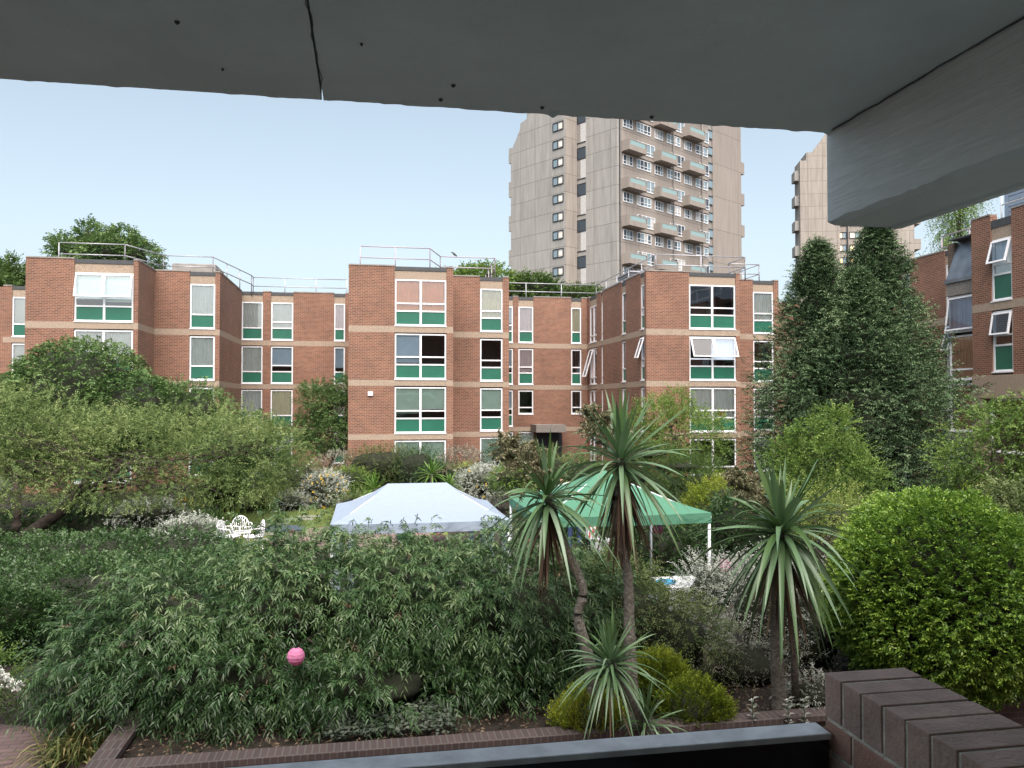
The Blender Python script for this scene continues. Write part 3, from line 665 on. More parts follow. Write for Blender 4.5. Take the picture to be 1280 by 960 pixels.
#PART2
# ------------------------------------------------------------------ vegetation tools
UP = np.array([0, 0, 1.0])
def nrm(a): return a / np.maximum(np.linalg.norm(a, axis=-1, keepdims=True), 1e-9)
def np_mesh(name, V, F, mat, parent, rnd=None, smooth=False):
    o3 = np.array(off(parent)); V = (V - o3).astype(np.float32); F = np.asarray(F, dtype=np.int32)
    me = bpy.data.meshes.new(name); nv, (nf, k) = len(V), F.shape
    me.vertices.add(nv); me.vertices.foreach_set('co', V.ravel())
    me.loops.add(nf * k); me.loops.foreach_set('vertex_index', F.ravel())
    me.polygons.add(nf); me.polygons.foreach_set('loop_start', np.arange(nf, dtype=np.int32) * k); me.polygons.foreach_set('loop_total', np.full(nf, k, dtype=np.int32))
    if smooth: me.polygons.foreach_set('use_smooth', np.ones(nf, dtype=bool))
    me.update(calc_edges=True)
    if rnd is not None:
        a = me.attributes.new('rnd', 'FLOAT', 'POINT'); a.data.foreach_set('value', rnd.astype(np.float32))
    return link_mesh(name, me, mat, parent)
def leaves(name, P, D, Nn, L, Wd, mat, parent, rnd, wide=.42, fold=.25, tip_droop=.12):
    """one folded pointed blade per entry: base, right, tip, left"""
    n = len(P); D = nrm(D); S = nrm(np.cross(D, Nn)); Nn = np.cross(S, D)
    L = np.broadcast_to(L, (n,))[:, None]; Wd = np.broadcast_to(Wd, (n,))[:, None]
    V = np.empty((n, 4, 3)); V[:, 0] = P
    V[:, 1] = P + D * L * wide + S * Wd / 2 + Nn * Wd * fold
    V[:, 2] = P + D * L - UP * L * tip_droop
    V[:, 3] = P + D * L * wide - S * Wd / 2 + Nn * Wd * fold
    F = np.arange(n * 4).reshape(n, 4)
    return np_mesh(name, V.reshape(-1, 3), F, mat, parent, np.repeat(np.clip(rnd, 0, 1), 4))
def lump(u, seed, f=3.0, k=7):
    r = np.random.default_rng(seed); out = 0
    for i in range(k):
        out = out + np.sin(u @ (r.normal(0, 1, 3) * f * (1 + i * .35)) + r.uniform(0, 6.28)) / (1 + i * .35)
    return out / 2.2
def crown_pts(ells, n, rg, shell=.35, amp=.16, f=3.0, zmin=-9):
    E_ = np.array(ells, float); C, Rr = E_[:, :3], E_[:, 3:6]
    ar = (Rr[:, 0] * Rr[:, 1] + Rr[:, 1] * Rr[:, 2] + Rr[:, 0] * Rr[:, 2]); idx = rg.choice(len(E_), n, p=ar / ar.sum())
    u = nrm(rg.normal(0, 1, (n, 3)))
    r = 1 + amp * np.array(lump(u + idx[:, None] * 1.7, 11 + len(ells), f))
    P = C[idx] + u * Rr[idx] * (r * (1 - shell * rg.random(n) ** 1.6))[:, None]
    Nn = nrm(u / Rr[idx]); keep = P[:, 2] > zmin
    for j in range(len(E_)):
        q = (((P - C[j]) / Rr[j]) ** 2).sum(1); keep &= ~((q < .55) & (idx != j))
    return P[keep], Nn[keep]
def shoots(P, Nn, rg, per, slen, leafL, leafW, droop, spread=.5, up=.0, ang=45, out=1.0, jit=.5, tone=None):
    """leafy shoots: returns arrays for leaves()"""
    n = len(P); D = nrm(Nn * out + rg.normal(0, spread, (n, 3)) + UP * up)
    L = slen * rg.uniform(.6, 1.25, n); t = np.linspace(.08, 1, per)[None, :, None]
    g = -UP * droop
    pos = P[:, None] + D[:, None] * L[:, None, None] * t + g * L[:, None, None] * t ** 2
    tan = nrm(D[:, None] + 2 * g * t)
    s = nrm(np.cross(tan, UP + rg.normal(0, .25, (n, 1, 3))))
    side = np.where(np.arange(per) % 2 == 0, 1., -1.)[None, :, None]
    roll = rg.normal(0, jit, (n, per, 1)); nn = np.cross(s, tan); sd = nrm(s * side + nn * roll)
    a = R(ang); Ld = tan * math.cos(a) + sd * math.sin(a)
    pos = pos.reshape(-1, 3); Ld = nrm(Ld.reshape(-1, 3)); nl = nrm(np.cross(sd.reshape(-1, 3), Ld) + rg.normal(0, .3, pos.shape))
    nl = np.where(nl[:, 2:3] < 0, -nl, nl)
    m = len(pos); ts = (np.zeros((n, 1)) + .35 * rg.normal(0, .5, (n, 1)) + .5 if tone is None else tone[:, None] + .12 * rg.normal(0, 1, (n, 1)))
    rn = (ts + np.linspace(-.12, .16, per)[None]).reshape(-1) + rg.normal(0, .1, m)
    return pos, Ld, nl, leafL * rg.uniform(.65, 1.2, m), leafW * rg.uniform(.7, 1.2, m), rn
def foliage(parent, ells, n, seed, per, slen, leafL, leafW, mat, droop=.15, spread=.5, up=.15, ang=45, shell=.35, amp=.16, f=3., zmin=.05, name='foliage', jit=.5, wide=.42, tipd=.12):
    rg = np.random.default_rng(seed); P, Nn = crown_pts(ells, n, rg, shell, amp, f, zmin)
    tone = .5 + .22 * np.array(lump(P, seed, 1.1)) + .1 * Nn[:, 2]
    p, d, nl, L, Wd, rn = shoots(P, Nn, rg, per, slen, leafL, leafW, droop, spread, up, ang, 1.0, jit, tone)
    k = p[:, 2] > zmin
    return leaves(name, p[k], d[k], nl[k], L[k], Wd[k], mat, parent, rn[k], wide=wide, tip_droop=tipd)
def inner(parent, ells, s=.68, name='shade_core', zmin=.05, mat='core_shade'):
    """near-black core blobs: interior shade of a dense crown put into colour"""
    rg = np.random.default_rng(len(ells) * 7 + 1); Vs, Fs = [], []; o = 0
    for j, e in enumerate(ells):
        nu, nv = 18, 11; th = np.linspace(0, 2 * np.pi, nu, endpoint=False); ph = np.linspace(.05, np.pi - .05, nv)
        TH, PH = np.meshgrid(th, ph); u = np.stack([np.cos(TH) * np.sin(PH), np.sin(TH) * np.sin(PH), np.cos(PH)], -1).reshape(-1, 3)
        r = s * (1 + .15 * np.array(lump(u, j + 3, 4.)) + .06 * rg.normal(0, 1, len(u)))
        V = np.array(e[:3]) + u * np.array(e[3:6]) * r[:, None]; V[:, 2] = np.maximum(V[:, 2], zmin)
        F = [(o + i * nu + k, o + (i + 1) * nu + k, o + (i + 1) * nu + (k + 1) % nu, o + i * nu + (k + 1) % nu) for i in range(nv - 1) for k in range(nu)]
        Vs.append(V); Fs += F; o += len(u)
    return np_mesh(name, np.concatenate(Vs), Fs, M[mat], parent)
def limbs(parent, base, ells, seed, r0, n=14, fork=.4, name='trunk', mat='bark', wig=.12, trunk_top=None):
    rg = random.Random(seed); mb = MB(); b = Vector(base)
    top = Vector(trunk_top) if trunk_top else Vector((sum(e[0] for e in ells) / len(ells), sum(e[1] for e in ells) / len(ells), sum(e[2] for e in ells) / len(ells)))
    def path(a, c, k=6):
        L = (c - a).length; pts = []
        for i in range(k + 1):
            t = i / k; p = a.lerp(c, t); amp = wig * L * math.sin(math.pi * t)
            pts.append(p + Vector((rg.uniform(-1, 1), rg.uniform(-1, 1), rg.uniform(-.4, 1))) * amp * .5)
        return pts
    tr = path(b, top, 8); mb.tube(tr, r0, 10, r0 * .35)
    for i in range(n):
        e = ells[i % len(ells)]; st = tr[rg.randint(int(8 * fork), 8)]
        u = Vector((rg.gauss(0, 1), rg.gauss(0, 1), rg.gauss(.1, .6))).normalized()
        en = Vector(e[:3]) + Vector((u.x * e[3], u.y * e[4], u.z * e[5])) * .62
        pp = path(st, en); mb.tube(pp, r0 * .32, 6, r0 * .05)
        for j in range(2):
            q0 = pp[rg.randint(2, 5)]; q1 = q0 + (en - q0) * .5 + Vector((rg.uniform(-1, 1), rg.uniform(-1, 1), rg.uniform(-.3, .5))) * min(e[3], e[5]) * .5
            mb.tube(path(q0, q1, 4), r0 * .13, 5, r0 * .03)
    return mb.build(name, M[mat], parent)
def strap(parent, name, P, D, L, Wd, droop, mat, rnd, S=8, fold=.22, twist=0, rg=None):
    n = len(P); D = nrm(D); t = np.linspace(0, 1, S + 1)[None, :, None]
    L = np.broadcast_to(L, (n,))[:, None, None]; dr = np.broadcast_to(droop, (n,))[:, None, None]; Wd = np.broadcast_to(Wd, (n,))[:, None, None]
    c = P[:, None] + D[:, None] * L * t - UP * dr * L * t ** 2.2
    tan = nrm(np.gradient(c, axis=1)); side = np.cross(D, UP); bad = np.linalg.norm(side, axis=1) < .15
    side[bad] = [1, 0, 0]; side = nrm(side)[:, None] + 0 * tan
    nn = nrm(np.cross(side, tan))
    if rg is not None:
        a = rg.normal(0, .35, (n, 1, 1)) * (.4 + t); side = nrm(side * np.cos(a) + nn * np.sin(a)); nn = nrm(np.cross(side, tan))
    prof = np.minimum(1, .55 + 2.2 * t) * (1 - t ** 2.6) + .015
    wv = Wd * prof / 2
    V = np.stack([c - side * wv + nn * wv * fold * 2, c, c + side * wv + nn * wv * fold * 2], 2)   # n,S+1,3,3
    base = (np.arange(n) * (S + 1) * 3)[:, None, None]; i = np.arange(S)[None, :, None] * 3; k = np.arange(2)[None, None]
    a = base + i + k; F = np.stack([a, a + 1, a + 4, a + 3], -1).reshape(-1, 4)
    return np_mesh(name, V.reshape(-1, 3), F, mat, parent, np.repeat(np.clip(rnd, 0, 1), (S + 1) * 3), smooth=True)

M['core_shade'] = simple('core_shade_tone', (.016, .020, .009), .95, var=.5, scale=8)  # near-black colour stands in for shade inside the crowns, no modelled branches
M['bark'] = simple('grey_brown_bark', (.085, .070, .055), .95, var=.45, scale=9, bump=1, bscale=30)
M['palmbark'] = simple('cordyline_bark', (.19, .175, .15), .95, var=.5, scale=22, bump=2.5, bscale=45)
LM = leafmat
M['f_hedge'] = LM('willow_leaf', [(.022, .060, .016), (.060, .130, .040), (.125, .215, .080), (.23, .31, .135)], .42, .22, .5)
M['f_round'] = LM('privet_leaf', [(.035, .085, .014), (.11, .225, .034), (.23, .38, .05), (.38, .52, .085)], .42, .25, .5)
M['f_con'] = LM('cypress_spray', [(.018, .040, .018), (.045, .088, .036), (.10, .165, .075), (.22, .30, .155)], .7, .1)
M['f_left'] = LM('grey_green_leaf', [(.055, .095, .028), (.115, .175, .055), (.19, .26, .085), (.30, .36, .14)], .6, .3)
M['f_dome'] = LM('mid_green_leaf', [(.03, .070, .022), (.065, .130, .038), (.115, .195, .06), (.19, .28, .10)], .5, .25)
M['f_dark'] = LM('dark_green_leaf', [(.010, .034, .010), (.024, .062, .016), (.045, .098, .026), (.085, .155, .05)], .45, .2, .5)
M['f_light'] = LM('light_green_leaf', [(.05, .105, .022), (.10, .18, .035), (.17, .27, .055), (.27, .36, .10)], .5, .35)
M['f_pale'] = LM('pale_yellow_green_leaf', [(.09, .14, .03), (.17, .24, .05), (.28, .36, .09), (.42, .48, .16)], .5, .35)
M['f_tree'] = LM('tree_leaf', [(.025, .055, .014), (.05, .095, .022), (.08, .14, .035), (.12, .19, .05)], .5, .3)
M['f_silver'] = LM('silver_leaf', [(.15, .18, .13), (.27, .30, .24), (.42, .45, .39), (.60, .62, .57)], .8, .15)
M['f_grey'] = LM('dry_twig_leaf', [(.12, .11, .08), (.20, .19, .14), (.30, .29, .23), (.42, .40, .34)], .8, .15)
M['f_olive'] = LM('olive_leaf', [(.045, .075, .022), (.10, .145, .048), (.165, .215, .08), (.26, .30, .13)], .5, .25)
M['f_gold'] = LM('golden_conifer', [(.05, .085, .010), (.13, .19, .015), (.26, .33, .03), (.42, .46, .06)], .7, .2)
M['f_bronze'] = LM('bronze_green_leaf', [(.04, .07, .022), (.09, .13, .04), (.14, .18, .06), (.20, .23, .09)], .5, .2)
M['f_cord'] = LM('cordyline_leaf', [(.06, .11, .022), (.09, .17, .055), (.15, .26, .13), (.27, .38, .25)], .36, .12, .6)
M['f_dead'] = LM('dead_strap_leaf', [(.05, .03, .022), (.10, .065, .045), (.17, .12, .08), (.26, .19, .12)], .85, .1)
M['f_iris'] = LM('iris_blade', [(.04, .10, .015), (.08, .17, .03), (.14, .25, .05), (.22, .33, .10)], .4, .3)
M['f_var'] = LM('variegated_blade', [(.06, .10, .03), (.12, .17, .05), (.32, .30, .12), (.52, .42, .22)], .5, .3)
M['f_plume'] = LM('seed_plume', [(.11, .115, .055), (.19, .19, .10), (.29, .28, .17), (.42, .40, .28)], .8, .15)
M['f_grass'] = LM('grass_blade', [(.06, .11, .02), (.11, .17, .035), (.18, .22, .06), (.26, .26, .10)], .7, .3)
M['flower_w'] = simple('white_petal', (.75, .77, .72), .7, var=.1)
M['flower_y'] = simple('yellow_petal', (.72, .48, .05), .7, var=.2)
M['bark_d'] = simple('dark_bark', (.05, .038, .03), .95, var=.5, scale=9, bump=1, bscale=30)

def E3(px, py, d, rx, ry, dy=None):
    """ellipsoid centred at pixel px,py at depth d with pixel radii rx, ry and depth radius dy metres"""
    x, y = W(px, d); s = d / FPX
    return (x, y, ZP(py, d), rx * s, dy if dy else rx * s, ry * s)
def shrub(name, ells, label, cat, n, seed, per, slen, ll, lw, mat, group=None, core=.62, trunk=None, zmin=.05, **kw):
    cx = sum(e[0] for e in ells) / len(ells); cy = sum(e[1] for e in ells) / len(ells)
    if trunk: cx, cy = trunk[0], trunk[1]
    t = thing(name, (cx, cy, zmin - .05), label, cat, group)
    foliage(t, ells, n, seed, per, slen, ll, lw, M[mat], zmin=zmin, name='crown' if trunk else 'foliage', **kw)
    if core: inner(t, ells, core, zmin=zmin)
    if trunk: limbs(t, (trunk[0], trunk[1], zmin - .05), ells, seed, trunk[2], n=trunk[3], name='trunk', mat=trunk[4] if len(trunk) > 4 else 'bark')
    return t

# ------------------------------------------------------------------ raised bed in front of the camera
M['bedbrick'] = brickmat('bed_brick', (.11, .07, .06), (.08, .055, .05), (.12, .105, .09), .225, .075, .01)
M['bedcope'] = brickmat('bed_coping', (.10, .072, .068), (.075, .056, .055), (.13, .115, .105), .075, .24, .009)
bed = thing('raised_bed', (2, 8.7, 0), 'low brick kerb wall with soldier coping round the near planting bed', 'planter')
mb = MB(); mb.box(-2.75, 12, 8.66, 8.84, 0, .38); mb.box(-2.75, -2.57, 8.845, 12.5, 0, .38); mb.build('kerb_wall', M['bedbrick'], bed)
mb = MB(); mb.box(-2.78, 12, 8.62, 8.87, .382, .45); mb.box(-2.78, -2.54, 8.873, 12.5, .382, .45); mb.build('coping', M['bedcope'], bed, .004)
mb = MB()
gx, gy = np.linspace(-2.58, 12, 50), np.linspace(8.83, 14.2, 22); rg = np.random.default_rng(5)
GX, GY = np.meshgrid(gx, gy); GZ = .33 + .05 * lump(np.stack([GX, GY, GX * 0], -1).reshape(-1, 3), 3, 1.5).reshape(GX.shape) + rg.normal(0, .01, GX.shape); GZ[-1] = -.02
for i in range(len(gy) - 1):
    for j in range(len(gx) - 1):
        mb.face([(GX[i + a, j + b], GY[i + a, j + b], GZ[i + a, j + b]) for a, b in ((0, 0), (0, 1), (1, 1), (1, 0))], True)
tag(mb.build('planting_soil', M['soil']), kind='structure')

# ------------------------------------------------------------------ the big willow-leaved hedge
def hedge():
    rg = np.random.default_rng(21); ells = []
    for px, py, d, rx, ry, dy in ((128, 830, 10.1, 60, 62, .9), (235, 794, 10.5, 98, 96, 1.15), (370, 768, 10.9, 120, 102, 1.25), (500, 766, 11.0, 120, 102, 1.2), (620, 768, 11.0, 110, 100, 1.2), (700, 776, 11.1, 80, 86, 1.1), (300, 846, 9.75, 160, 50, .75), (160, 860, 9.7, 60, 46, .5), (470, 856, 9.8, 120, 44, .7), (630, 846, 10.3, 90, 46, .7)):
        ells.append(E3(px, py, d, rx, ry, dy))
    t = thing('willow_leaf_hedge', (0.2, 11, .3), 'big arching evergreen hedge of long narrow drooping leaves, right in front of the balcony', 'hedge')
    P, Nn = crown_pts(ells, 21000, rg, .5, .24, 4.2, .5)
    # clumpy: thin out shoots in the hollows
    keep = np.array(lump(P, 5, 2.6)) + rg.normal(0, .22, len(P)) > -.48; P, Nn = P[keep], Nn[keep]
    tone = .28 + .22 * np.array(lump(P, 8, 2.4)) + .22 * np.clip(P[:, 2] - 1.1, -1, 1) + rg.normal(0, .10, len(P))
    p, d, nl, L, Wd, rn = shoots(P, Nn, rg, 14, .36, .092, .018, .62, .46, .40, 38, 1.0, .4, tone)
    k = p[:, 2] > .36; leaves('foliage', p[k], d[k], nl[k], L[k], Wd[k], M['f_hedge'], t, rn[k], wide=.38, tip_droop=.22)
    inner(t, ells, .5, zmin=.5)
    dead = rg.random(len(P)) < .012; p2, d2, n2, L2, W2, r2 = shoots(P[dead], Nn[dead], rg, 12, .3, .08, .02, .6, .4, .3, 40, 1, .4); leaves('withered_sprigs', p2, d2, n2, L2, W2, M['f_dead'], t, r2 + .3)
    mb = MB(); rr = random.Random(5)
    for i in range(26):
        x = rr.uniform(-2.4, 4.0); y = rr.uniform(10.2, 11.4); e = Vector((x + rr.uniform(-.9, .9), y + rr.uniform(-.2, .6), rr.uniform(1.0, 1.6)))
        a = Vector((x, y, .3)); mid = a.lerp(e, .5) + Vector((rr.uniform(-.15, .15), rr.uniform(-.15, .15), .2)); mb.tube([a, mid, e], .035, 6, .01)
    mb.build('stems', M['bark_d'], t)
    # thin upright sprigs along the top
    n = 90; xs = rg.uniform(-3.0, 3.8, n); P = np.stack([xs, rg.uniform(10.6, 11.8, n), rg.uniform(1.7, 1.95, n)], 1)
    p, d, nl, L, Wd, rn = shoots(P, np.tile(UP, (n, 1)), rg, 11, .38, .05, .012, .12, .3, .5, 40, 1, .5, np.full(n, .7))
    leaves('top_sprigs', p, d, nl, L, Wd, M['f_hedge'], t, rn)
hedge()
shrub('arching_shrub', [E3(775, 775, 11.2, 85, 72, .95), E3(840, 800, 11.0, 62, 60, .8), E3(745, 740, 11.8, 60, 45, .7)], 'olive green small leaved shrub between the big hedge and the silver bush', 'shrub', 3600, 31, 13, .30, .05, .013, 'f_olive', core=.6, zmin=.4, droop=.45, up=.3, amp=.16)
shrub('silver_bush', [E3(965, 760, 11.9, 80, 72, .9), E3(890, 735, 12.8, 45, 35, .6), E3(1010, 800, 11.5, 50, 60, .6)], 'silvery white small leaved bush behind the right hand cordyline', 'shrub', 2600, 32, 12, .26, .035, .016, 'f_silver', core=.6, zmin=.4, up=.5, spread=.7, amp=.2)
shrub('dry_shrub', [E3(930, 835, 10.9, 75, 50, .6), E3(870, 850, 10.8, 40, 35, .5)], 'dry grey twiggy shrub below the silver bush', 'shrub', 1100, 33, 8, .28, .03, .012, 'f_grey', core=.5, zmin=.4, up=.2, spread=.9)
shrub('round_bush', [E3(1168, 745, 10.6, 124, 128, 1.35)], 'large dome shaped clipped bush with bright yellow green leaf tips, at the right', 'bush', 17000, 34, 7, .12, .050, .024, 'f_round', core=.80, zmin=.4, shell=.16, amp=.055, f=5, up=.35, spread=.65, droop=.03)
# low creeping patches
shrub('variegated_creeper', [E3(1012, 868, 10.0, 36, 26, .4), E3(1050, 885, 9.9, 26, 18, .3)], 'small cream and green creeping shrub beside the twin cordyline trunks', 'shrub', 700, 35, 6, .12, .03, .016, 'f_silver', core=.6, zmin=.4)
def groundcover():
    rg = np.random.default_rng(40); n = 1500; P = np.stack([rg.uniform(-.45, 1.0, n), rg.uniform(9.0, 9.9, n), rg.uniform(.42, .52, n)], 1)
    D = nrm(rg.normal(0, 1, (n, 3)) * [1, 1, .25]); t = leaves('ground_ivy', P, D, UP + rg.normal(0, .3, (n, 3)), .055, .05, M['f_dark2'], None, .55 + rg.normal(0, .2, n), fold=.1)
    tag(t, kind='stuff', label='low grey green rounded ground ivy between the hedge and the bed coping', cat='ground cover')
M['f_dark2'] = LM('ground_ivy_leaf', [(.04, .06, .04), (.075, .10, .07), (.12, .15, .11), (.17, .20, .15)], .6, .15)
groundcover()
rg = np.random.default_rng(44); n = 5200; P = np.stack([rg.uniform(-2.5, 9, n), rg.uniform(8.88, 10.6, n), rg.uniform(.375, .41, n)], 1); D = nrm(rg.normal(0, 1, (n, 3)) * [1, 1, .2])
tag(leaves('leaf_litter', P, D, nrm(UP + rg.normal(0, .4, (n, 3))), rg.uniform(.03, .07, n), rg.uniform(.012, .03, n), M['f_dead'], None, rg.random(n)), 'fallen brown leaves and stalks on the soil of the near bed', 'leaf litter', kind='stuff')
def golden(pxs, label, seed):
    t = thing('golden_conifer', (*W(pxs[0][0], pxs[0][2]), .3), label, 'conifer', 'golden dwarf conifers')
    ells = [E3(*q) for q in pxs]; foliage(t, ells, 2300, seed, 9, .13, .035, .014, M['f_gold'], zmin=.38, up=1.2, spread=.35, amp=.12, f=5, shell=.3, droop=0, ang=30)
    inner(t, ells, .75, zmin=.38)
golden([(735, 900, 9.3, 40, 36, .36), (712, 905, 9.25, 22, 24, .2)], 'golden dwarf conifer at the foot of the short cordyline, on the left', 51)
golden([(862, 885, 9.5, 36, 33, .35), (885, 890, 9.5, 24, 26, .25)], 'golden dwarf conifer on the right, beside the leaning cordyline stem', 52)
golden([(822, 850, 10.0, 32, 30, .3)], 'small pale golden conifer behind the short cordyline head', 53)

# ------------------------------------------------------------------ cordylines
def head(parent, c, n, L, Wd, seed, lo=-38, dead=40, skirt=.9, lean=(0, 0), mat='f_cord'):
    rg = np.random.default_rng(seed); k = np.arange(n) / n
    az = k * n * 2.39996 + rg.normal(0, .1, n); el = np.radians(86 - (86 - lo) * k ** .85 + rg.normal(0, 8, n))
    D = np.stack([np.cos(az) * np.cos(el) + lean[0], np.sin(az) * np.cos(el) + lean[1], np.sin(el)], 1)
    P = np.array(c) + nrm(D) * .03 - UP * (k[:, None] * .13)
    strap(parent, 'leaf_head', P, D, L * rg.uniform(.75, 1.12, n) * (.8 + .2 * np.sin(k * 3)), Wd * rg.uniform(.8, 1.15, n), np.clip(.04 + .66 * k + rg.normal(0, .2, n), 0, 1.0), M[mat], np.clip(.28 + .35 * np.cos(el) + rg.normal(0, .16, n), 0, 1), rg=rg)
    if dead:
        az = rg.uniform(0, 6.28, dead); el = np.radians(rg.uniform(-88, -58, dead)); D = np.stack([np.cos(az) * np.cos(el), np.sin(az) * np.cos(el), np.sin(el)], 1)
        P = np.array(c) - UP * rg.uniform(.12, .35, (dead, 1)) + D * .03
        strap(parent, 'dead_leaves', P, D, skirt * L * rg.uniform(.6, 1.15, dead), Wd * .7, .12, M['f_dead'], rg.random(dead), rg=rg)
def plume(parent, c, top, n, seed, spread=.35, mat='f_plume'):
    rg = np.random.default_rng(seed); c, top = np.array(c), np.array(top); ax = top - c; mb = MB(); mb.tube([c, (c + top) / 2 + [0, 0, .04], top], .012, 6, .004)
    P, D = [], []
    for i in range(n):
        t = rg.uniform(.3, 1); s = c + ax * t; d = nrm(rg.normal(0, 1, 3) + nrm(ax) * .8); L = spread * (1.15 - t * .75) * rg.uniform(.6, 1.2)
        e = s + d * L - [0, 0, L * .25]; mb.tube([s, s + d * L * .5, e], .004, 4, .002, cap=False)
        m = 60; tt = rg.uniform(.15, 1, m)[:, None]; P.append(s + (e - s) * tt); D.append(nrm(rg.normal(0, 1, (m, 3)) + d * .5))
    st = mb.build('flower_stalk', M['f_deadst'], parent); P = np.concatenate(P); D = np.concatenate(D)
    leaves('seed_plume', P, D, nrm(rg.normal(0, 1, P.shape)), rg.uniform(.025, .06, len(P)), .016, M[mat], parent, rg.random(len(P)))
M['f_deadst'] = simple('flower_stalk', (.12, .10, .05), .8)
def cordyline(base, crown, via, r, label, seed, n=68, L=.84, Wd=.062, **kw):
    t = thing('cordyline', base, label, 'cordyline', 'cordylines in the near bed')
    cp_ = [Vector(q) for q in (base, *via, crown)]; pts = []; rg_ = random.Random(seed)
    for i in range(len(cp_) - 1):
        a0, a1, a2, a3 = cp_[max(i - 1, 0)], cp_[i], cp_[i + 1], cp_[min(i + 2, len(cp_) - 1)]
        for k in range(14):
            u = k / 14; pts.append(.5 * ((2 * a1) + (a2 - a0) * u + (2 * a0 - 5 * a1 + 4 * a2 - a3) * u * u + (3 * a1 - a0 - 3 * a2 + a3) * u ** 3))
    pts.append(cp_[-1]); nn_ = len(pts)
    mb = MB(); mb.tube(pts, [r * (1.35 - .45 * min(1, k / nn_ * 2.2)) * (1 + rg_.uniform(-.07, .09)) for k in range(nn_)], 14); mb.build('trunk', M['palmbark'], t)
    head(t, crown, n, L, Wd, seed, **kw); return t
def p3(px, py, d): x, y = W(px, d); return (x, y, ZP(py, d))
def base(px, d, z=.33): x, y = W(px, d); return (x, y, z)
t = cordyline(base(742, 9.2), p3(684, 618, 9.2), [p3(738, 835, 9.2), p3(722, 770, 9.2), p3(728, 735, 9.2), p3(700, 668, 9.2)], .06, 'tall cordyline whose crooked trunk leans left, leftmost of the palms', 61, dead=34)
plume(t, p3(684, 610, 9.2), p3(628, 548, 9.4), 60, 71, .40); plume(t, p3(684, 612, 9.2), p3(666, 556, 9.5), 40, 72, .34)
t = cordyline(base(790, 9.6), p3(776, 572, 9.6), [p3(786, 800, 9.6), p3(784, 720, 9.6), p3(772, 660, 9.6)], .065, 'tallest cordyline, upright, with a thick skirt of dead brown leaves', 62, n=72, L=.98, Wd=.064, dead=90, skirt=.95)
plume(t, p3(776, 565, 9.6), p3(738, 512, 9.9), 70, 73, .40)
t = cordyline(base(972, 9.8), p3(976, 660, 9.6), [p3(968, 800, 9.7), p3(970, 720, 9.6)], .07, 'broad cordyline with two grey trunks, rightmost of the palms', 63, n=104, L=1.08, Wd=.078, dead=50, lo=-50)
mb = MB(); mb.tube([base(992, 9.9), p3(990, 820, 9.8), p3(985, 740, 9.7), p3(980, 700, 9.65)], .045, 10); mb.build('trunk', M['palmbark'], t)
plume(t, p3(972, 650, 9.8), p3(918, 590, 10.3), 80, 74, .38)
cordyline(base(812, 9.1), p3(762, 822, 8.7), [p3(790, 880, 8.9)], .05, 'short cordyline with a starburst of leaves, in the middle of the bed', 64, n=105, L=.68, Wd=.036, lo=-30, dead=10)
t = cordyline(base(806, 9.0), p3(806, 895, 8.9), [p3(806, 905, 8.95)], .04, 'smallest cordyline tuft on the bed edge, just above the railing', 65, n=50, L=.5, Wd=.03, lo=5, dead=0)
# ------------------------------------------------------------------ strappy clump, white flowers, seedlings
def tuft(name, c, n, L, Wd, seed, mat, label, cat, el0=85, el1=35, spread=.12, droop=.5, group=None):
    rg = np.random.default_rng(seed); t = thing(name, c, label, cat, group); az = rg.uniform(0, 6.28, n); el = np.radians(rg.uniform(el1, el0, n))
    D = np.stack([np.cos(az) * np.cos(el), np.sin(az) * np.cos(el), np.sin(el)], 1); P = np.array(c) + rg.normal(0, spread, (n, 3)) * [1, 1, 0]
    strap(t, 'blades', P, D, L * rg.uniform(.55, 1.15, n), Wd, np.clip(droop + rg.normal(0, .15, n), 0, 1), M[mat], rg.random(n), S=6, rg=rg); return t
tuft('strappy_clump', (*W(108, 9.35), .05), 300, .95, .024, 81, 'f_var', 'clump of arching green and straw coloured blades at the end of the kerb wall', 'grass clump', 84, 20, .2, .65)
def flowers(parent, P, r, mat, name='flowers'):
    rg = np.random.default_rng(len(P)); n = len(P); P = np.repeat(P, 6, 0); D = nrm(rg.normal(0, 1, P.shape)); return leaves(name, P, D, nrm(rg.normal(0, 1, P.shape)), r, r * .8, mat, parent, rg.random(len(P)), wide=.6)
t = shrub('white_flowering_shrub', [E3(-12, 845, 10.2, 34, 30, .4), E3(20, 870, 10.4, 20, 18, .2)], 'thin shrub with white flower spikes beside the brick path, at the left edge', 'shrub', 300, 82, 8, .25, .05, .02, 'f_light', core=None)
rg = np.random.default_rng(83); c0, c1 = np.array(p3(-6, 834, 10.0)), np.array(p3(32, 858, 10.0)); tt = rg.random((130, 1)); flowers(t, c0 + (c1 - c0) * tt + rg.normal(0, .035, (130, 3)), .028, M['flower_w'])
for k, (px, py) in enumerate(((938, 880), (982, 878), (1002, 885))):
    b = base(px, 9.3, .34); t = thing('seedling', b, ('pale seedling in the bed left of the twin palm trunks', 'pale seedling directly at the foot of the twin palm trunks', 'pale seedling in the bed right of the twin palm trunks')[k], 'seedling', 'pale seedlings in the bed')
    rg = np.random.default_rng(90 + k); n = 14; P = np.array(b) + UP * np.linspace(.05, .34, n)[:, None]; az = np.arange(n) * 2.4; D = np.stack([np.cos(az), np.sin(az), np.full(n, .5)], 1)
    leaves('leaf_shoot', P, D, UP + 0 * D, .09, .04, M['f_silver'], t, rg.uniform(.3, .9, n)); mb = MB(); mb.tube([b, (b[0], b[1], b[2] + .34)], .004, 5); mb.build('stem', M['f_iris'], t)

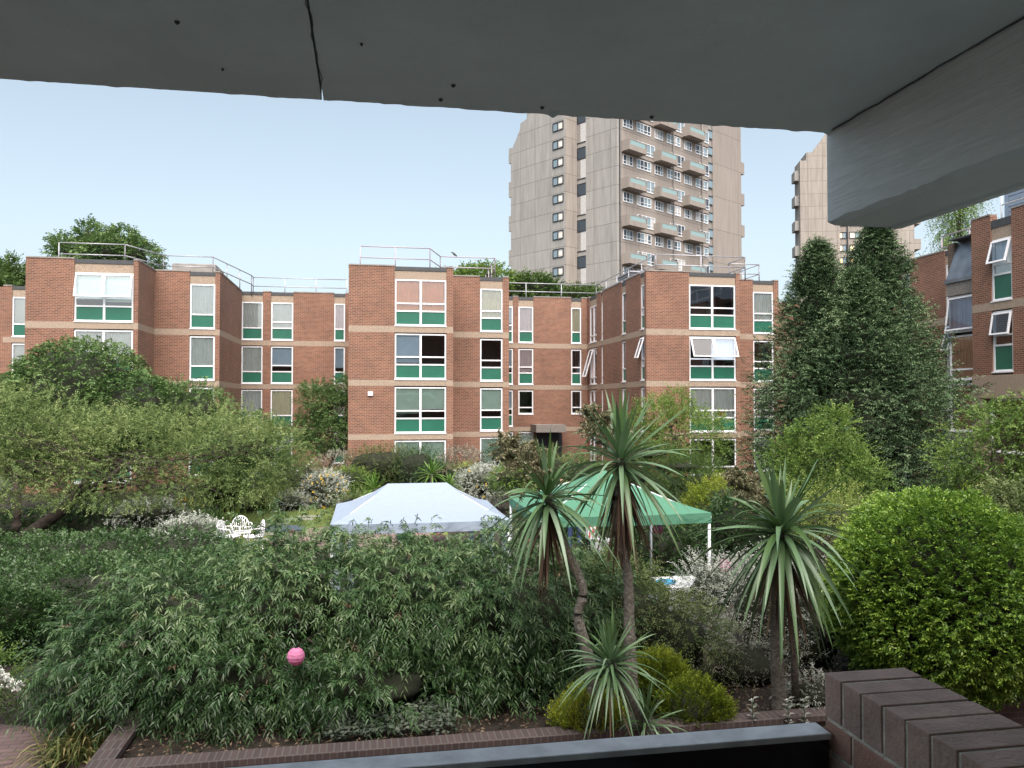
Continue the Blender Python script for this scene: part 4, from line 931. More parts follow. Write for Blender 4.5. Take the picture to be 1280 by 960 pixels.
# ------------------------------------------------------------------ left side: spreading tree, dome tree, ground planting
tr = W(22, 23.5)
ell = [E3(50, 580, 24, 100, 80, 2.2), E3(180, 585, 24.5, 110, 72, 2.4), E3(285, 580, 25, 90, 62, 2.2), E3(120, 560, 25.5, 105, 52, 2.2), E3(10, 605, 23.5, 80, 62, 1.8), E3(345, 562, 25.5, 36, 32, .9), E3(250, 622, 25.5, 80, 38, 1.6), E3(-70, 570, 24, 70, 80, 2), E3(-10, 530, 24.5, 60, 50, 1.5)]
t = thing('spreading_tree', (*tr, 0), 'wide low tree with small grey green leaves and a forked leaning trunk, at the left', 'tree')
foliage(t, ell, 17000, 101, 11, .40, .08, .034, M['f_left'], zmin=1.0, up=.35, spread=.8, amp=.2, f=4, shell=.4, name='crown')
mb = MB(); b0 = Vector((*tr, 0))
mb.tube([b0, b0 + Vector((.02, 0, .5)), p3(24, 640, 23.5), p3(20, 590, 23.6)], [.17, .15, .13, .07], 10)
mb.tube([b0 + Vector((.05, 0, .05)), p3(45, 662, 23.5), p3(85, 634, 23.6), p3(110, 600, 24)], [.19, .18, .17, .08], 10)
mb.build('trunk', M['bark_d'], t)
limbs(t, p3(70, 640, 23.6), ell, 5, .12, 34, .3, 'branches', 'bark_d', trunk_top=p3(180, 570, 24.5))
shrub('dome_tree', [E3(105, 505, 30, 86, 78, 2.6), E3(165, 520, 29.5, 62, 52, 2.2), E3(45, 530, 30, 56, 66, 2)], 'dense dome topped green tree behind the wide low tree', 'tree', 6500, 102, 9, .42, .15, .05, 'f_dome', core=.8, trunk=(*W(110, 31), .2, 6), shell=.2, amp=.05, up=.3, droop=.45)
shrub('border_bush', [E3(235, 520, 30, 55, 40, 1.5), E3(300, 560, 29, 60, 40, 1.5)], 'green bush between the dome tree and the brick block', 'bush', 2500, 103, 9, .35, .11, .045, 'f_dome', core=.7, up=.3)
bedells = []
rr = random.Random(3)
for px, py, d, rx in ((20, 690, 20, 110), (120, 690, 20, 110), (210, 680, 20.5, 90), (60, 715, 17, 120), (170, 710, 17, 110), (250, 700, 18, 60), (0, 760, 14.8, 90), (110, 745, 15.2, 90), (-50, 700, 19, 90), (60, 655, 25, 90), (160, 655, 25, 110)):
    x, y = W(px, d); hh = .5 if d > 16 else .75; bedells.append((x, y, .2, rx / FPX * d, 1.5, hh + rr.uniform(-.08, .12)))
shrub('laurel_ground_planting', bedells, 'broad low mass of dark green glossy shrubs under the forked trunk', 'shrubbery', 13000, 104, 8, .26, .085, .034, 'f_dark', core=.75, up=.5, shell=.25, amp=.14, f=4)
shrub('pale_edge_shrub', [E3(185, 642, 24.5, 45, 14, .8), E3(240, 668, 22, 40, 18, .9), E3(90, 640, 25.5, 30, 12, .7)], 'grey leaved low shrub along the lawn side of the dark shrubbery', 'shrub', 1500, 105, 8, .25, .07, .035, 'f_silver2' if 'f_silver2' in M else 'f_silver', core=.7, up=.4)
shrub('near_left_shrub', [E3(10, 775, 13, 60, 32, .7)], 'dark leafy shrub at the left edge behind the hedge end', 'shrub', 1800, 106, 9,   .28, .07, .028, 'f_dark', core=.7, up=.4)
for k, (px, d, n, L, lab) in enumerate(((195, 26, 120, 1.0, 'tall green iris clump under the wide low tree'), (290, 27.5, 60, .75, 'bright yellow green iris clump at the lawn corner'), (268, 27, 60, .7, 'dark green blade clump beside the bright iris'), (240, 27.5, 50, .6, 'low green blade clump near the yellow spikes'), (462, 31, 80, 1.1, 'green blade clump behind the white gazebo, left end'), (440, 34, 60, .9, 'pale blade clump left of the small tree shadow'))):
    tuft('iris_clump', (*W(px, d), 0), n, L, .045, 110 + k, 'f_iris' if k != 1 else 'f_pale', lab, 'iris', 88, 50, .22, .2, 'iris clumps round the lawn')
t = tuft('yellow_spike_plant', (*W(232, 26), 0), 40, .8, .03, 120, 'f_silver', 'pale plant with yellow flower spikes at the lawn edge', 'plant', 88, 60, .2, .1)
rg = np.random.default_rng(1); x, y = W(232, 26); flowers(t, np.array([x, y, .85]) + rg.normal(0, 1, (40, 3)) * [.3, .2, .15], .05, M['flower_y'])
# ------------------------------------------------------------------ lawn edge and border by the car park
def bush(px, py, d, rx, ry, mat, label, seed, n=900, name='border_shrub', ll=.07, lw=.03, per=8, sl=.28, fl=None, core=.7, cat='shrub', dy=None, **kw):
    t = shrub(name, [E3(px, py, d, rx, ry, dy)], label, cat, n, seed, per, sl, ll, lw, mat, core=core, **dict(dict(up=.4, amp=.16), **kw))
    if fl:
        rg = np.random.default_rng(seed); m, k = fl; e = E3(px, py, d, rx, ry); u = nrm(rg.normal(0, 1, (k, 3)) + [0, -.8, .6]); flowers(t, np.array(e[:3]) + u * np.array(e[3:]) * 1.08, .06, M[m])
    return t
bush(336, 626, 31, 32, 13, 'f_gold', 'flat topped yellow green juniper at the back edge of the lawn', 130, 700, 'juniper', .06, .02, up=.1)
bush(282, 612, 30, 42, 26, 'f_dark', 'dark rounded shrub behind the lawn, left of the juniper', 131, 900)
bush(368, 600, 33.5, 44, 26, 'f_olive', 'loose olive green shrub behind the yellow green juniper', 132, 1000, fl=('flower_w', 30))
bush(407, 612, 31.5, 26, 22, 'f_silver', 'silver bush dotted with yellow flowers beside the lawn', 133, 800, fl=('flower_y', 40))
bush(366, 628, 30.5, 18, 11, 'f_silver', 'small grey bush right of the juniper', 134, 300)
bush(440, 640, 27, 24, 24, 'f_olive', 'thin olive shrub against the white gazebo corner', 135, 500)
bush(436, 600, 34, 28, 14, 'f_light', 'low bright green plants left of the bollard light', 136, 500)
bush(478, 582, 38.0, 52, 24, 'f_bronze', 'wide bronze green shrub against the centre bay wall', 137, 1500, dy=1.2)
bush(525, 585, 37, 30, 25, 'f_dark', 'dark green shrub right of the bronze one', 138, 700)
bush(576, 578, 36.5, 26, 18, 'f_grey', 'pale dry feathery shrub against the centre bay', 139, 600, core=None)
bush(425, 582, 38, 30, 16, 'f_grey', 'dry grey shrub below the small tree', 140, 500, core=None)
bush(550, 596, 33, 30, 15, 'f_dark', 'low dark green shrub behind the white gazebo ridge', 141, 700)
bush(606, 604, 30, 36, 20, 'f_silver', 'wide silver grey mound behind the white gazebo', 142, 1100, fl=('flower_y', 14))
bush(640, 575, 33, 34, 28, 'f_dark', 'dark green shrub right of the centre bay', 143, 1000)
bush(585, 590, 33, 16, 10, 'f_pale', 'small cream tinted shrub on top of the silver mound', 144, 250)
bush(680, 590, 30, 40, 28, 'f_olive', 'olive shrub in front of the entrance canopy', 145, 900)
bush(640, 598, 28, 26, 14, 'f_light', 'light green shrub between the two gazebo roofs', 146, 500)
bush(725, 600, 30, 40, 30, 'f_dome', 'green shrub in front of the recess, behind the palms', 147, 900)
bush(705, 640, 24, 60, 32, 'f_dome', 'leafy shrub behind the green gazebo', 148, 1200)
# spiky palm-like plants in the border
for k, (px, py, d, L, lab) in enumerate(((540, 592, 32, 1.0, 'spiky cordyline fan behind the white gazebo, with a tan seed head'), (470, 610, 31, .95, 'spiky cordyline fan left of the tan seed head, low'), (562, 606, 29, .6, 'little spiky fan on the white gazebo ridge line'))):
    x, y = W(px, d); t = thing('border_cordyline', (x, y, 0), lab, 'cordyline', 'cordylines in the far border'); z = ZP(py, d)
    mb = MB(); mb.tube([(x, y, 0), (x, y, z)], .07, 8); mb.build('trunk', M['palmbark'], t)
    head(t, (x, y, z), 48, L, .06, 150 + k, lo=-10, dead=0, mat='f_iris')
    if k == 0: plume(t, (x, y, z), (x + 1.0, y, z + .55), 30, 160, .4)
# small tree and others
shrub('young_tree', [E3(412, 545, 40, 36, 22, 1.5), E3(425, 515, 40, 34, 26, 1.4), E3(400, 500, 40.5, 26, 20, 1.1), E3(435, 488, 40, 18, 16, .8), E3(385, 535, 40.5, 22, 18, .9), E3(455, 540, 40, 16, 26, .7)], 'small open crowned tree in front of the recess left of the centre bay', 'tree', 4500, 170, 9, .42, .11, .045, 'f_dome', core=None, trunk=(*W(412, 40), .1, 14), up=.3, spread=.6, amp=.25, shell=.6)
shrub('birch_like_tree', [E3(850, 540, 30, 46, 40, 1.5), E3(820, 520, 30.5, 30, 26, 1), E3(880, 555, 30, 34, 36, 1.1), E3(845, 505, 30, 18, 18, .7), E3(800, 545, 30.5, 24, 26, .8)], 'loose light green tree in front of the right bay', 'tree', 3600, 171, 10, .4, .075, .035, 'f_light', core=None, trunk=(*W(858, 30), .09, 16), up=.3, spread=.7, amp=.25, shell=.6)
shrub('layered_conifer', [E3(845, 584, 27, 56, 12, 1.3), E3(815, 568, 27.2, 36, 9, 1.1), E3(860, 604, 26.8, 50, 16, 1.2), E3(800, 596, 27, 34, 14, .9), E3(850, 630, 26.5, 54, 26, 1.2)], 'dark low conifer with flat layered branches under the light green tree', 'conifer', 5600, 172, 10, .32, .05, .02, 'f_tree', core=.5, trunk=(*W(850, 27), .12, 8), up=.05, spread=.45, droop=.05, amp=.12)
shrub('bamboo_like_shrub', [E3(905, 628, 19, 40, 26, .8), E3(885, 640, 19, 30, 22, .7)], 'yellow green feathery shrub behind the right corner of the green gazebo', 'shrub', 1400, 173, 10, .3, .06, .016, 'f_gold', core=.6, up=.8, spread=.5)
shrub('dark_shrub', [E3(845, 690, 18.5, 75, 42, 1.0), E3(770, 690, 19, 40, 36, .8)], 'dark glossy shrub seen under the green gazebo roof', 'shrub', 2600, 174, 9, .26, .08, .032, 'f_dark', core=.75, up=.4)
shrub('mixed_shrub', [E3(925, 665, 15.5, 45, 45, .8)], 'dark green shrub right of the green gazebo', 'shrub', 1000, 175, 9, .26, .07, .03, 'f_dark', core=.7, up=.4)
shrub('sapling_bush', [E3(1035, 575, 22, 50, 38, 1.2), E3(1000, 600, 22, 40, 34, 1), E3(1065, 600, 22, 38, 32, 1), E3(1042, 528, 22, 22, 18, .6), E3(982, 570, 22.3, 22, 24, .6), E3(1010, 545, 22, 20, 20, .5)], 'bright green leafy shrub in front of the tall conifers', 'shrub', 3400, 176, 10, .34, .065, .036, 'f_light', core=None, trunk=(*W(1035, 22), .06, 20), up=.4, spread=.7, amp=.28, shell=.6)
shrub('wispy_shrub', [E3(1045, 640, 17, 50, 40, .8), E3(990, 650, 17.5, 40, 36, .7)], 'pale thin twiggy shrub between the right palm and the dome shaped bush', 'shrub', 900, 177, 9, .32, .05, .026, 'f_pale', core=None, trunk=(*W(1040, 17), .04, 18), up=.8, spread=.6, amp=.3, shell=.8)
shrub('background_shrub', [E3(985, 640, 25, 70, 40, 1.2)], 'dark shrub low behind the pale twiggy one', 'shrub', 1500, 178, 9, .3, .08, .035, 'f_dome', core=.75)
tuft('iris_clump', (*W(1028, 14.5), .2), 50, 1.1, .05, 179, 'f_iris', 'upright green blade clump beside the dome shaped bush', 'iris', 89, 78, .12, .08, 'iris clumps round the lawn')
shrub('flowering_shrub', [E3(1235, 560, 17.5, 44, 44, 1), E3(1270, 585, 17, 34, 50, 1), E3(1195, 575, 17.8, 30, 22, .6), E3(1245, 520, 17.5, 26, 22, .6), E3(1195, 600, 18, 24, 16, .5), E3(1300, 540, 17, 40, 50, 1)], 'open light green shrub with pale twigs in front of the concrete porch', 'shrub', 1900, 180, 9, .3, .06, .038, 'f_light', core=None, trunk=(*W(1238, 17.5), .05, 34), up=.4, spread=.8, amp=.3, shell=.8)
bush(1225, 622, 19, 22, 15, 'f_gold', 'golden leaved bush below the open light green shrub', 181, 400)
bush(1190, 628, 20, 34, 18, 'f_dark', 'dark green bush behind the top of the dome shaped bush', 182, 700)
bush(1262, 640, 14.5, 46, 36, 'f_olive', 'tangle of grey twigs at the right edge behind the dome shaped bush', 183, 600, core=None, spread=1.0)
bush(1290, 800, 11.3, 50, 55, 'f_dark', 'dark shrub at the right edge beside the dome shaped bush', 184, 1200)
# ------------------------------------------------------------------ twin conifers
def conifer(px, d, topy, wpx, label, seed, n, side=0):
    x, y = W(px, d); ztop = ZP(topy, d); rad = wpx / FPX * d; rg = np.random.default_rng(seed); t = thing('conifer', (x, y, 0), label, 'conifer', 'tall cypress trees')
    k = rg.random(n) ** .85; z = .3 + (ztop - .3) * k; az = rg.uniform(0, 6.28, n)
    prof = rad * np.minimum(1, ((1 - k) * 1.6) ** .92) * (1 + .30 * np.array(lump(np.stack([np.cos(az) * 1.2, np.sin(az) * 1.2, z * .8], 1), seed, 2.6)))
    r = prof * (1 - .45 * rg.random(n) ** 1.7) * np.where(rg.random(n) < .12, rg.uniform(1.05, 1.35, n), 1)
    P = np.stack([x + np.cos(az) * r, y + np.sin(az) * r, z], 1); Nn = np.stack([np.cos(az), np.sin(az), np.full(n, .15) + k * .9], 1)
    tone = .45 + .25 * np.array(lump(P, seed + 2, 2.4)) + rg.normal(0, .1, n)
    p, dd, nl, L, Wd, rn = shoots(P, nrm(Nn), rg, 12, .52, .10, .034, .25, .42, .15, 42, 1, .5, tone)
    leaves('crown', p, dd, nl, L, Wd, M['f_con'], t, rn, tip_droop=.25)
    mb = MB(); mb.tube([(x, y, 0), (x, y, ztop - .3)], .2, 8, .03)
    rr = random.Random(seed)
    for i in range(46):
        kk = rr.uniform(.06, .95); a = rr.uniform(0, 6.28); zz = ztop * kk; q = rad * min(1, ((1 - kk) * 1.6) ** .92) * .8
        mb.tube([(x, y, zz), (x + math.cos(a) * q, y + math.sin(a) * q, zz + q * .15)], .04, 5, .01)
    mb.build('trunk', M['bark_d'], t)
    ce = [(x, y, .3 + (ztop - .3) * (q + .05), rad * min(1, ((1 - q) * 1.6) ** .92) * .9, rad * min(1, ((1 - q) * 1.6) ** .92) * .9, (ztop) * .10) for q in np.linspace(.03, .8, 9)]
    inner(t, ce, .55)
conifer(1098, 28.5, 284, 92, 'taller of the two dark cypress trees, right peak', 191, 9500)
conifer(1024, 29, 308, 88, 'shorter dark cypress tree on the left of the pair', 192, 8000)
conifer(1072, 27.6, 345, 104, 'broad lower cypress between and in front of the two peaks', 193, 9000)

# ------------------------------------------------------------------ trees beyond the roofs
shrub('roofline_tree', [E3(135, 322, 62, 38, 22, 3.4), E3(90, 318, 62, 24, 14, 2.0), E3(168, 322, 62, 24, 20, 2.4), E3(112, 296, 62, 15, 15, 1.5), E3(150, 300, 62, 17, 12, 1.6), E3(75, 305, 62, 12, 8, 1)], 'broad green tree behind the left bay roof', 'tree', 2600, 201, 8, .75, .26, .12, 'f_dome', core=.5, trunk=(*W(130, 62), .35, 16), amp=.2, group='trees beyond the roofs')
shrub('roofline_tree', [E3(14, 352, 66, 16, 26, 2.2), E3(-10, 400, 60, 26, 60, 3)], 'green tree at the far left edge behind the block end', 'tree', 2400, 202, 8, .8, .28, .13, 'f_tree', core=.7, trunk=(*W(5, 64), .3, 10), amp=.2, group='trees beyond the roofs')
shrub('roofline_tree', [E3(605, 350, 66, 34, 14, 2.5), E3(560, 355, 66, 18, 12, 2)], 'low tree top peeping over the centre bay roof', 'tree', 1200, 203, 8, .8, .26, .12, 'f_light', core=.6, trunk=(*W(600, 66), .3, 8), group='trees beyond the roofs')
shrub('roofline_tree', [E3(665, 365, 68, 34, 18, 2.5), E3(725, 375, 68, 30, 12, 2)], 'tree top in front of the tower foot', 'tree', 1500, 204, 8, .8, .26, .12, 'f_tree', core=.7, trunk=(*W(680, 68), .3, 8), group='trees beyond the roofs')
shrub('weeping_tree', [E3(1197, 262, 42, 14, 26, .9), E3(1192, 300, 42, 12, 22, .7), E3(1204, 240, 42, 18, 18, 1)], 'slender weeping tree rising behind the right hand wing', 'tree', 900, 205, 12, .9, .13, .04, 'f_light', core=None, trunk=(*W(1208, 42), .14, 18, 'bark'), droop=1.0, spread=.5, amp=.25, shell=.8)

# ------------------------------------------------------------------ lawn blades, slabs, round paving
rg = np.random.default_rng(300); n = 26000
P = np.stack([rg.uniform(-9.5, 2.2, n), rg.uniform(21, 33, n), np.full(n, .012)], 1)
def inpoly(P, poly):
    c = np.zeros(len(P), bool); m = len(poly)
    for i in range(m):
        (x1, y1), (x2, y2) = poly[i], poly[(i + 1) % m]
        k = ((y1 > P[:, 1]) != (y2 > P[:, 1])) & (P[:, 0] < (x2 - x1) * (P[:, 1] - y1) / (y2 - y1 + 1e-12) + x1); c ^= k
    return c
P = P[inpoly(P, lawn_poly)]; n = len(P); D = nrm(rg.normal(0, .45, (n, 3)) + UP)
tag(leaves('lawn_grass', P, D, nrm(rg.normal(0, 1, (n, 3))), rg.uniform(.03, .07, n), .012, M['f_grass'], None, rg.random(n)), 'short mown grass of the lawn beside the round brick paving', 'grass', kind='stuff')
cx, cy = W(440, 24.3)
def ring_paving(r1, z):
    me_v, me_f, uvs = [], [], []; nr, na = 10, 72
    for i in range(nr):
        a0, a1 = r1 * i / nr, r1 * (i + 1) / nr
        for k in range(na):
            t0, t1 = 2 * math.pi * k / na, 2 * math.pi * (k + 1) / na; b = len(me_v)
            for (rr_, tt_) in ((a0, t0), (a1, t0), (a1, t1), (a0, t1)): me_v.append((cx + rr_ * math.cos(tt_), cy + rr_ * math.sin(tt_), z)); uvs.append((tt_ * 2.2, rr_))
            me_f.append((b, b + 1, b + 2, b + 3))
    me = bpy.data.meshes.new('round_paving'); me.from_pydata(me_v, [], me_f); l = me.uv_layers.new(name='UVMap').data
    for p in me.polygons:
        for li in p.loop_indices: l[li].uv = uvs[me.loops[li].vertex_index]
    o = bpy.data.objects.new('round_paving', me); COL.objects.link(o); me.materials.append(M['ring']); return o
M['ring'] = brickmat('radial_paving', (.30, .20, .19), (.24, .165, .16), (.12, .10, .09), .42, .24, .03)
tag(ring_paving(2.4, .022), kind='structure')
M['slab'] = simple('stepping_slab', (.27, .28, .22), .9, var=.3, scale=4)
for k, (py, x0, x1) in enumerate(((656, 326, 362), (662, 322, 362), (668, 322, 362), (675, 318, 362), (650, 352, 392), (646, 372, 402))):
    d = 4.1 / ((py - HOR) / FPX); a, c = W(x0, d), W(x1, d); mb = MB(); mb.box(a[0], c[0], a[1] - .2, a[1] + .2, .0, .035)
    tag(mb.build('stepping_slab', M['slab'], None, .006), ('weathered slab in the row beside the round paving, fourth from the front', 'weathered slab beside the round paving, third from the front', 'weathered slab beside the round paving, second from the front', 'weathered slab nearest the white garden chairs', 'weathered slab set in the lawn behind the round paving', 'weathered slab farthest from the garden chairs, deep in the lawn')[k], 'slab', 'slabs set in the lawn')
shrub('lawn_edge_shrub', [(cx + 1.2, cy + 1.6, .4, .7, .6, .5)], 'small green shrub at the edge of the round paving', 'shrub', 400, 301, 8, .22, .06, .025, 'f_olive', core=.6)

# ------------------------------------------------------------------ gazebos
def cloth(name, col, rough=.7, tr=.25):
    m, t, b, o = newmat(name); tc = N(t, 'ShaderNodeTexCoord'); nz = N(t, 'ShaderNodeTexNoise', Scale=3.5, Detail=4, Distortion=.8); t.links.new(tc.outputs['Object'], nz.inputs['Vector'])
    b.inputs['Base Color'].default_value = (*col, 1); b.inputs['Roughness'].default_value = rough
    bp = N(t, 'ShaderNodeBump', Strength=.6, Distance=.06); t.links.new(nz.outputs[0], bp.inputs['Height']); t.links.new(bp.outputs[0], b.inputs['Normal'])
    tl = N(t, 'ShaderNodeBsdfTranslucent'); tl.inputs[0].default_value = (*col, 1); mx = N(t, 'ShaderNodeMixShader'); mx.inputs[0].default_value = tr
    t.links.new(b.outputs[0], mx.inputs[1]); t.links.new(tl.outputs[0], mx.inputs[2]); t.links.new(mx.outputs[0], o.inputs[0]); return m
M['cloth_w'] = cloth('white_canopy', (.37, .45, .56)); M['cloth_g'] = cloth('green_canopy', (.085, .245, .155), tr=.12)
M['steel'] = simple('white_tube', (.66, .70, .74), .35, var=.05)
def gazebo(x0, x1, y0, y1, ze, zt, ridge, mat, label, arch):
    g = thing('gazebo', ((x0 + x1) / 2, (y0 + y1) / 2, 0), label, 'gazebo', 'party gazebos'); xm, ym = (x0 + x1) / 2, (y0 + y1) / 2
    r0, r1 = xm - ridge / 2, xm + ridge / 2; n = 14
    rows = []; mbv = MB()
    # roof as four sagging sheets
    def patch(A, B, C_, D_):        # A,B eave; C,D ridge (C above B, D above A)
        A, B, C_, D_ = map(Vector, (A, B, C_, D_)); gr = []
        for i in range(n + 1):
            v = i / n; row = []
            for k in range(n + 1):
                u = k / n; p = (A.lerp(B, u)).lerp(D_.lerp(C_, u), v); p.z -= .07 * math.sin(math.pi * v) * (1 - .3 * math.sin(math.pi * u)) + .018 * math.sin(math.pi * u) * (1 - v); row.append(p)
            gr.append(row)
        for i in range(n):
            for k in range(n): mbv.face([gr[i][k], gr[i][k + 1], gr[i + 1][k + 1], gr[i + 1][k]], True)
    L_, R_ = (r0, ym, zt), (r1, ym, zt)
    patch((x0, y0, ze), (x1, y0, ze), R_, L_); patch((x1, y1, ze), (x0, y1, ze), L_, R_); patch((x1, y0, ze), (x1, y1, ze), R_, R_); patch((x0, y1, ze), (x0, y0, ze), L_, L_)
    mbv.build('canopy', mat, g)
    mb = MB(); H = .17
    for (a, b) in (((x0, y0), (x1, y0)), ((x1, y0), (x1, y1)), ((x1, y1), (x0, y1)), ((x0, y1), (x0, y0))):
        m_ = 40
        for i in range(m_):
            t0, t1 = i / m_, (i + 1) / m_
            def q(t, z, o=0):
                x = a[0] + (b[0] - a[0]) * t; y = a[1] + (b[1] - a[1]) * t; w_ = .012 * math.sin(t * 31) * o; return (x + (w_ if a[0] == b[0] else 0), y + (w_ if a[1] == b[1] else 0), z - .018 * math.sin(math.pi * t))
            mb.face([q(t0, ze - H, 1), q(t1, ze - H, 1), q(t1, ze, 0), q(t0, ze, 0)], True)
    mb.build('valance', mat, g)
    for (x, y) in ((x0, y0), (x1, y0), (x0, y1), (x1, y1)):
        sx = .03 if x == x0 else -.03; sy = .03 if y == y0 else -.03
        mb = MB(); mb.tube([(x + sx, y + sy, 0), (x + sx, y + sy, ze - .02)], .028, 8); mb.box(x + sx - .05, x + sx + .05, y + sy - .05, y + sy + .05, .0, .02); lg = mb.build('leg', M['steel'], g)
        if arch:
            mb = MB(); d_ = 1 if x == x0 else -1
            for (w0_, w1_) in ((.05, .16), (.30, .40)): mb.face([(x + d_ * w0_, y + sy * 1.4, .6), (x + d_ * w1_, y + sy * 1.4, .6), (x + d_ * w1_, y + sy * 1.4, ze - H), (x + d_ * w0_, y + sy * 1.4, ze - H)])
            mb.build('corner_curtain', mat, lg)
    mb = MB()
    for (a, b) in (((x0 + .03, y0 + .04), (x1 - .03, y0 + .04)), ((x0 + .03, y1 - .04), (x1 - .03, y1 - .04)), ((x0 + .04, y0 + .03), (x0 + .04, y1 - .03)), ((x1 - .04, y0 + .03), (x1 - .04, y1 - .03))):
        mb.tube([(*a, ze - .06), (*b, ze - .06)], .018, 6)
    for c in ((x0, y0, ze), (x1, y0, ze), (x0, y1, ze), (x1, y1, ze)): mb.tube([(c[0], c[1], ze - .08), ((r0 if c[0] == x0 else r1), ym, zt - .06)], .015, 6)
    mb.build('roof_frame', M['steel'], g)
    return g
gazebo(-.64, 2.56, 14.35, 17.25, 1.97, 2.52, 1.15, M['cloth_w'], 'white party gazebo with a short ridge and plain valance', True)
gazebo(2.86, 5.92, 13.2, 16.2, 2.17, 2.82, .05, M['cloth_g'], 'green party gazebo with a pointed roof on white tube legs', False)

# ------------------------------------------------------------------ lanterns
def lantern(px, py, d, r, mat, label, hang, name='paper_lantern'):
    x, y = W(px, d); z = ZP(py, d); t = thing(name, (x, y, z - r), label, 'lantern', 'paper lanterns'); mb = MB(); nu, nv = 20, 14
    for i in range(nv):
        for k in range(nu):
            def q(i_, k_):
                ph = .18 + (math.pi - .36) * i_ / nv; th = 2 * math.pi * k_ / nu; rr_ = r * (1 if i_ % 2 else .975); return (x + rr_ * math.sin(ph) * math.cos(th), y + rr_ * math.sin(ph) * math.sin(th), z + rr_ * math.cos(ph))
            mb.face([q(i, k), q(i + 1, k), q(i + 1, k + 1), q(i, k + 1)])
    mb.build('shade', mat, t); mb = MB(); mb.tube([(x, y, z + r * .95), (x, y, z + r + hang)], .003, 4); mb.tube([(x, y, z + r * .95), (x, y, z + r * 1.05)], r * .2, 10); mb.build('cord', M['black'], t)
M['pink'] = cloth('pink_paper', (.82, .30, .52), .8, .3); M['teal'] = cloth('turquoise_paper', (.15, .55, .45), .8, .3)
lantern(372, 818, 9.15, .1, M['pink'], 'pink paper lantern hanging in front of the big hedge', .25)
lantern(822, 661, 15.7, .1, M['pink'], 'pink paper lantern beside the back leg of the green gazebo', .2)
lantern(905, 706, 13.6, .105, M['pink'], 'pink paper lantern among the right hand palm leaves', .3)
lantern(506, 669, 16.6, .16, M['teal'], 'turquoise paper lantern under the white gazebo', .25)

# ------------------------------------------------------------------ garden furniture
M['whiteplastic'] = simple('white_cast_metal', (.78, .79, .80), .4, var=.06)
def chair(px, d, rz, label):
    x, y = W(px, d); t = thing('garden_chair', (x, y, .02), label, 'chair', 'white garden chairs')
    Mx = Matrix.Translation((x, y, .02)) @ Matrix.Rotation(rz, 4, 'Z')
    for sx, sy in ((-.2, -.2), (.2, -.2), (-.2, .2), (.2, .2)):
        mb = MB(Mx); mb.tube([(sx * 1.15, sy * 1.15, 0), (sx * .9, sy * .9, .2), (sx, sy, .43)], .018, 6, .02); mb.build('leg', M['whiteplastic'], t)
    mb = MB(Mx); n = 12
    for i in range(n): mb.tube([(-.22 + .44 * i / (n - 1), -.23, .43), (-.22 + .44 * i / (n - 1), .2, .43)], .011, 5)
    mb.tube([(.25 * math.cos(a), .24 * math.sin(a), .435) for a in np.linspace(0, 2 * math.pi, 25)], .018, 6, cap=False); mb.build('seat', M['whiteplastic'], t)
    mb = MB(Mx); pts = [(.24 * math.cos(a), .22 + .05 * math.sin(a), .43 + .42 * math.sin(a) ** .7 if math.sin(a) > 0 else .43) for a in np.linspace(0.001, math.pi - .001, 17)]
    mb.tube(pts, .02, 6)
    for i in range(1, 8):
        u = -.24 + .48 * i / 8; hh = .42 * max(0, 1 - (u / .25) ** 2) ** .45; mb.tube([(u, .22, .43), (u * .8, .245, .43 + hh * .5), (u, .26, .43 + hh)], .010, 5)
    mb.tube([(.12 * math.cos(a), .25, .65 + .12 * math.sin(a)) for a in np.linspace(0, 2 * math.pi, 17)], .012, 5, cap=False)
    mb.build('backrest', M['whiteplastic'], t)
    for s in (-1, 1):
        mb = MB(Mx); mb.tube([(s * .24, .22, .66), (s * .28, .05, .67), (s * .27, -.16, .65), (s * .23, -.2, .43)], .018, 6); mb.build('armrest', M['whiteplastic'], t)
chair(303, 22.6, R(15), 'white ornate garden chair on the lawn, nearest the slabs'); chair(288, 21.9, R(70), 'white ornate garden chair leftmost on the lawn'); chair(318, 21.9, R(-70), 'white ornate garden chair on the right of the three, by the dark table')
def round_table(px, d, r, h, mat, label, name='garden_table', mleg=None):
    x, y = W(px, d); t = thing(name, (x, y, .02), label, 'table'); mb = MB(); mb.tube([(x, y, h - .03), (x, y, h)], r, 28); mb.build('tabletop', mat, t)
    for k in range(4):
        a = math.pi / 4 + k * math.pi / 2; mb = MB(); mb.tube([(x + r * .75 * math.cos(a), y + r * .75 * math.sin(a), .02), (x + r * .6 * math.cos(a), y + r * .6 * math.sin(a), h - .03)], .02, 6); mb.build('leg', mleg or mat, t)
M['darktop'] = simple('dark_blue_table', (.07, .10, .14), .3, var=.3)
round_table(357, 23.0, .55, .5, M['darktop'], 'low dark blue round garden table by the paving')
M['blue'] = simple('blue_plate', (.05, .35, .62), .4); M['linen'] = cloth('white_cloth', (.78, .80, .82)); M['pinkcloth'] = cloth('pink_cloth', (.60, .28, .30)); M['red'] = simple('red_cloth', (.5, .03, .04), .8)
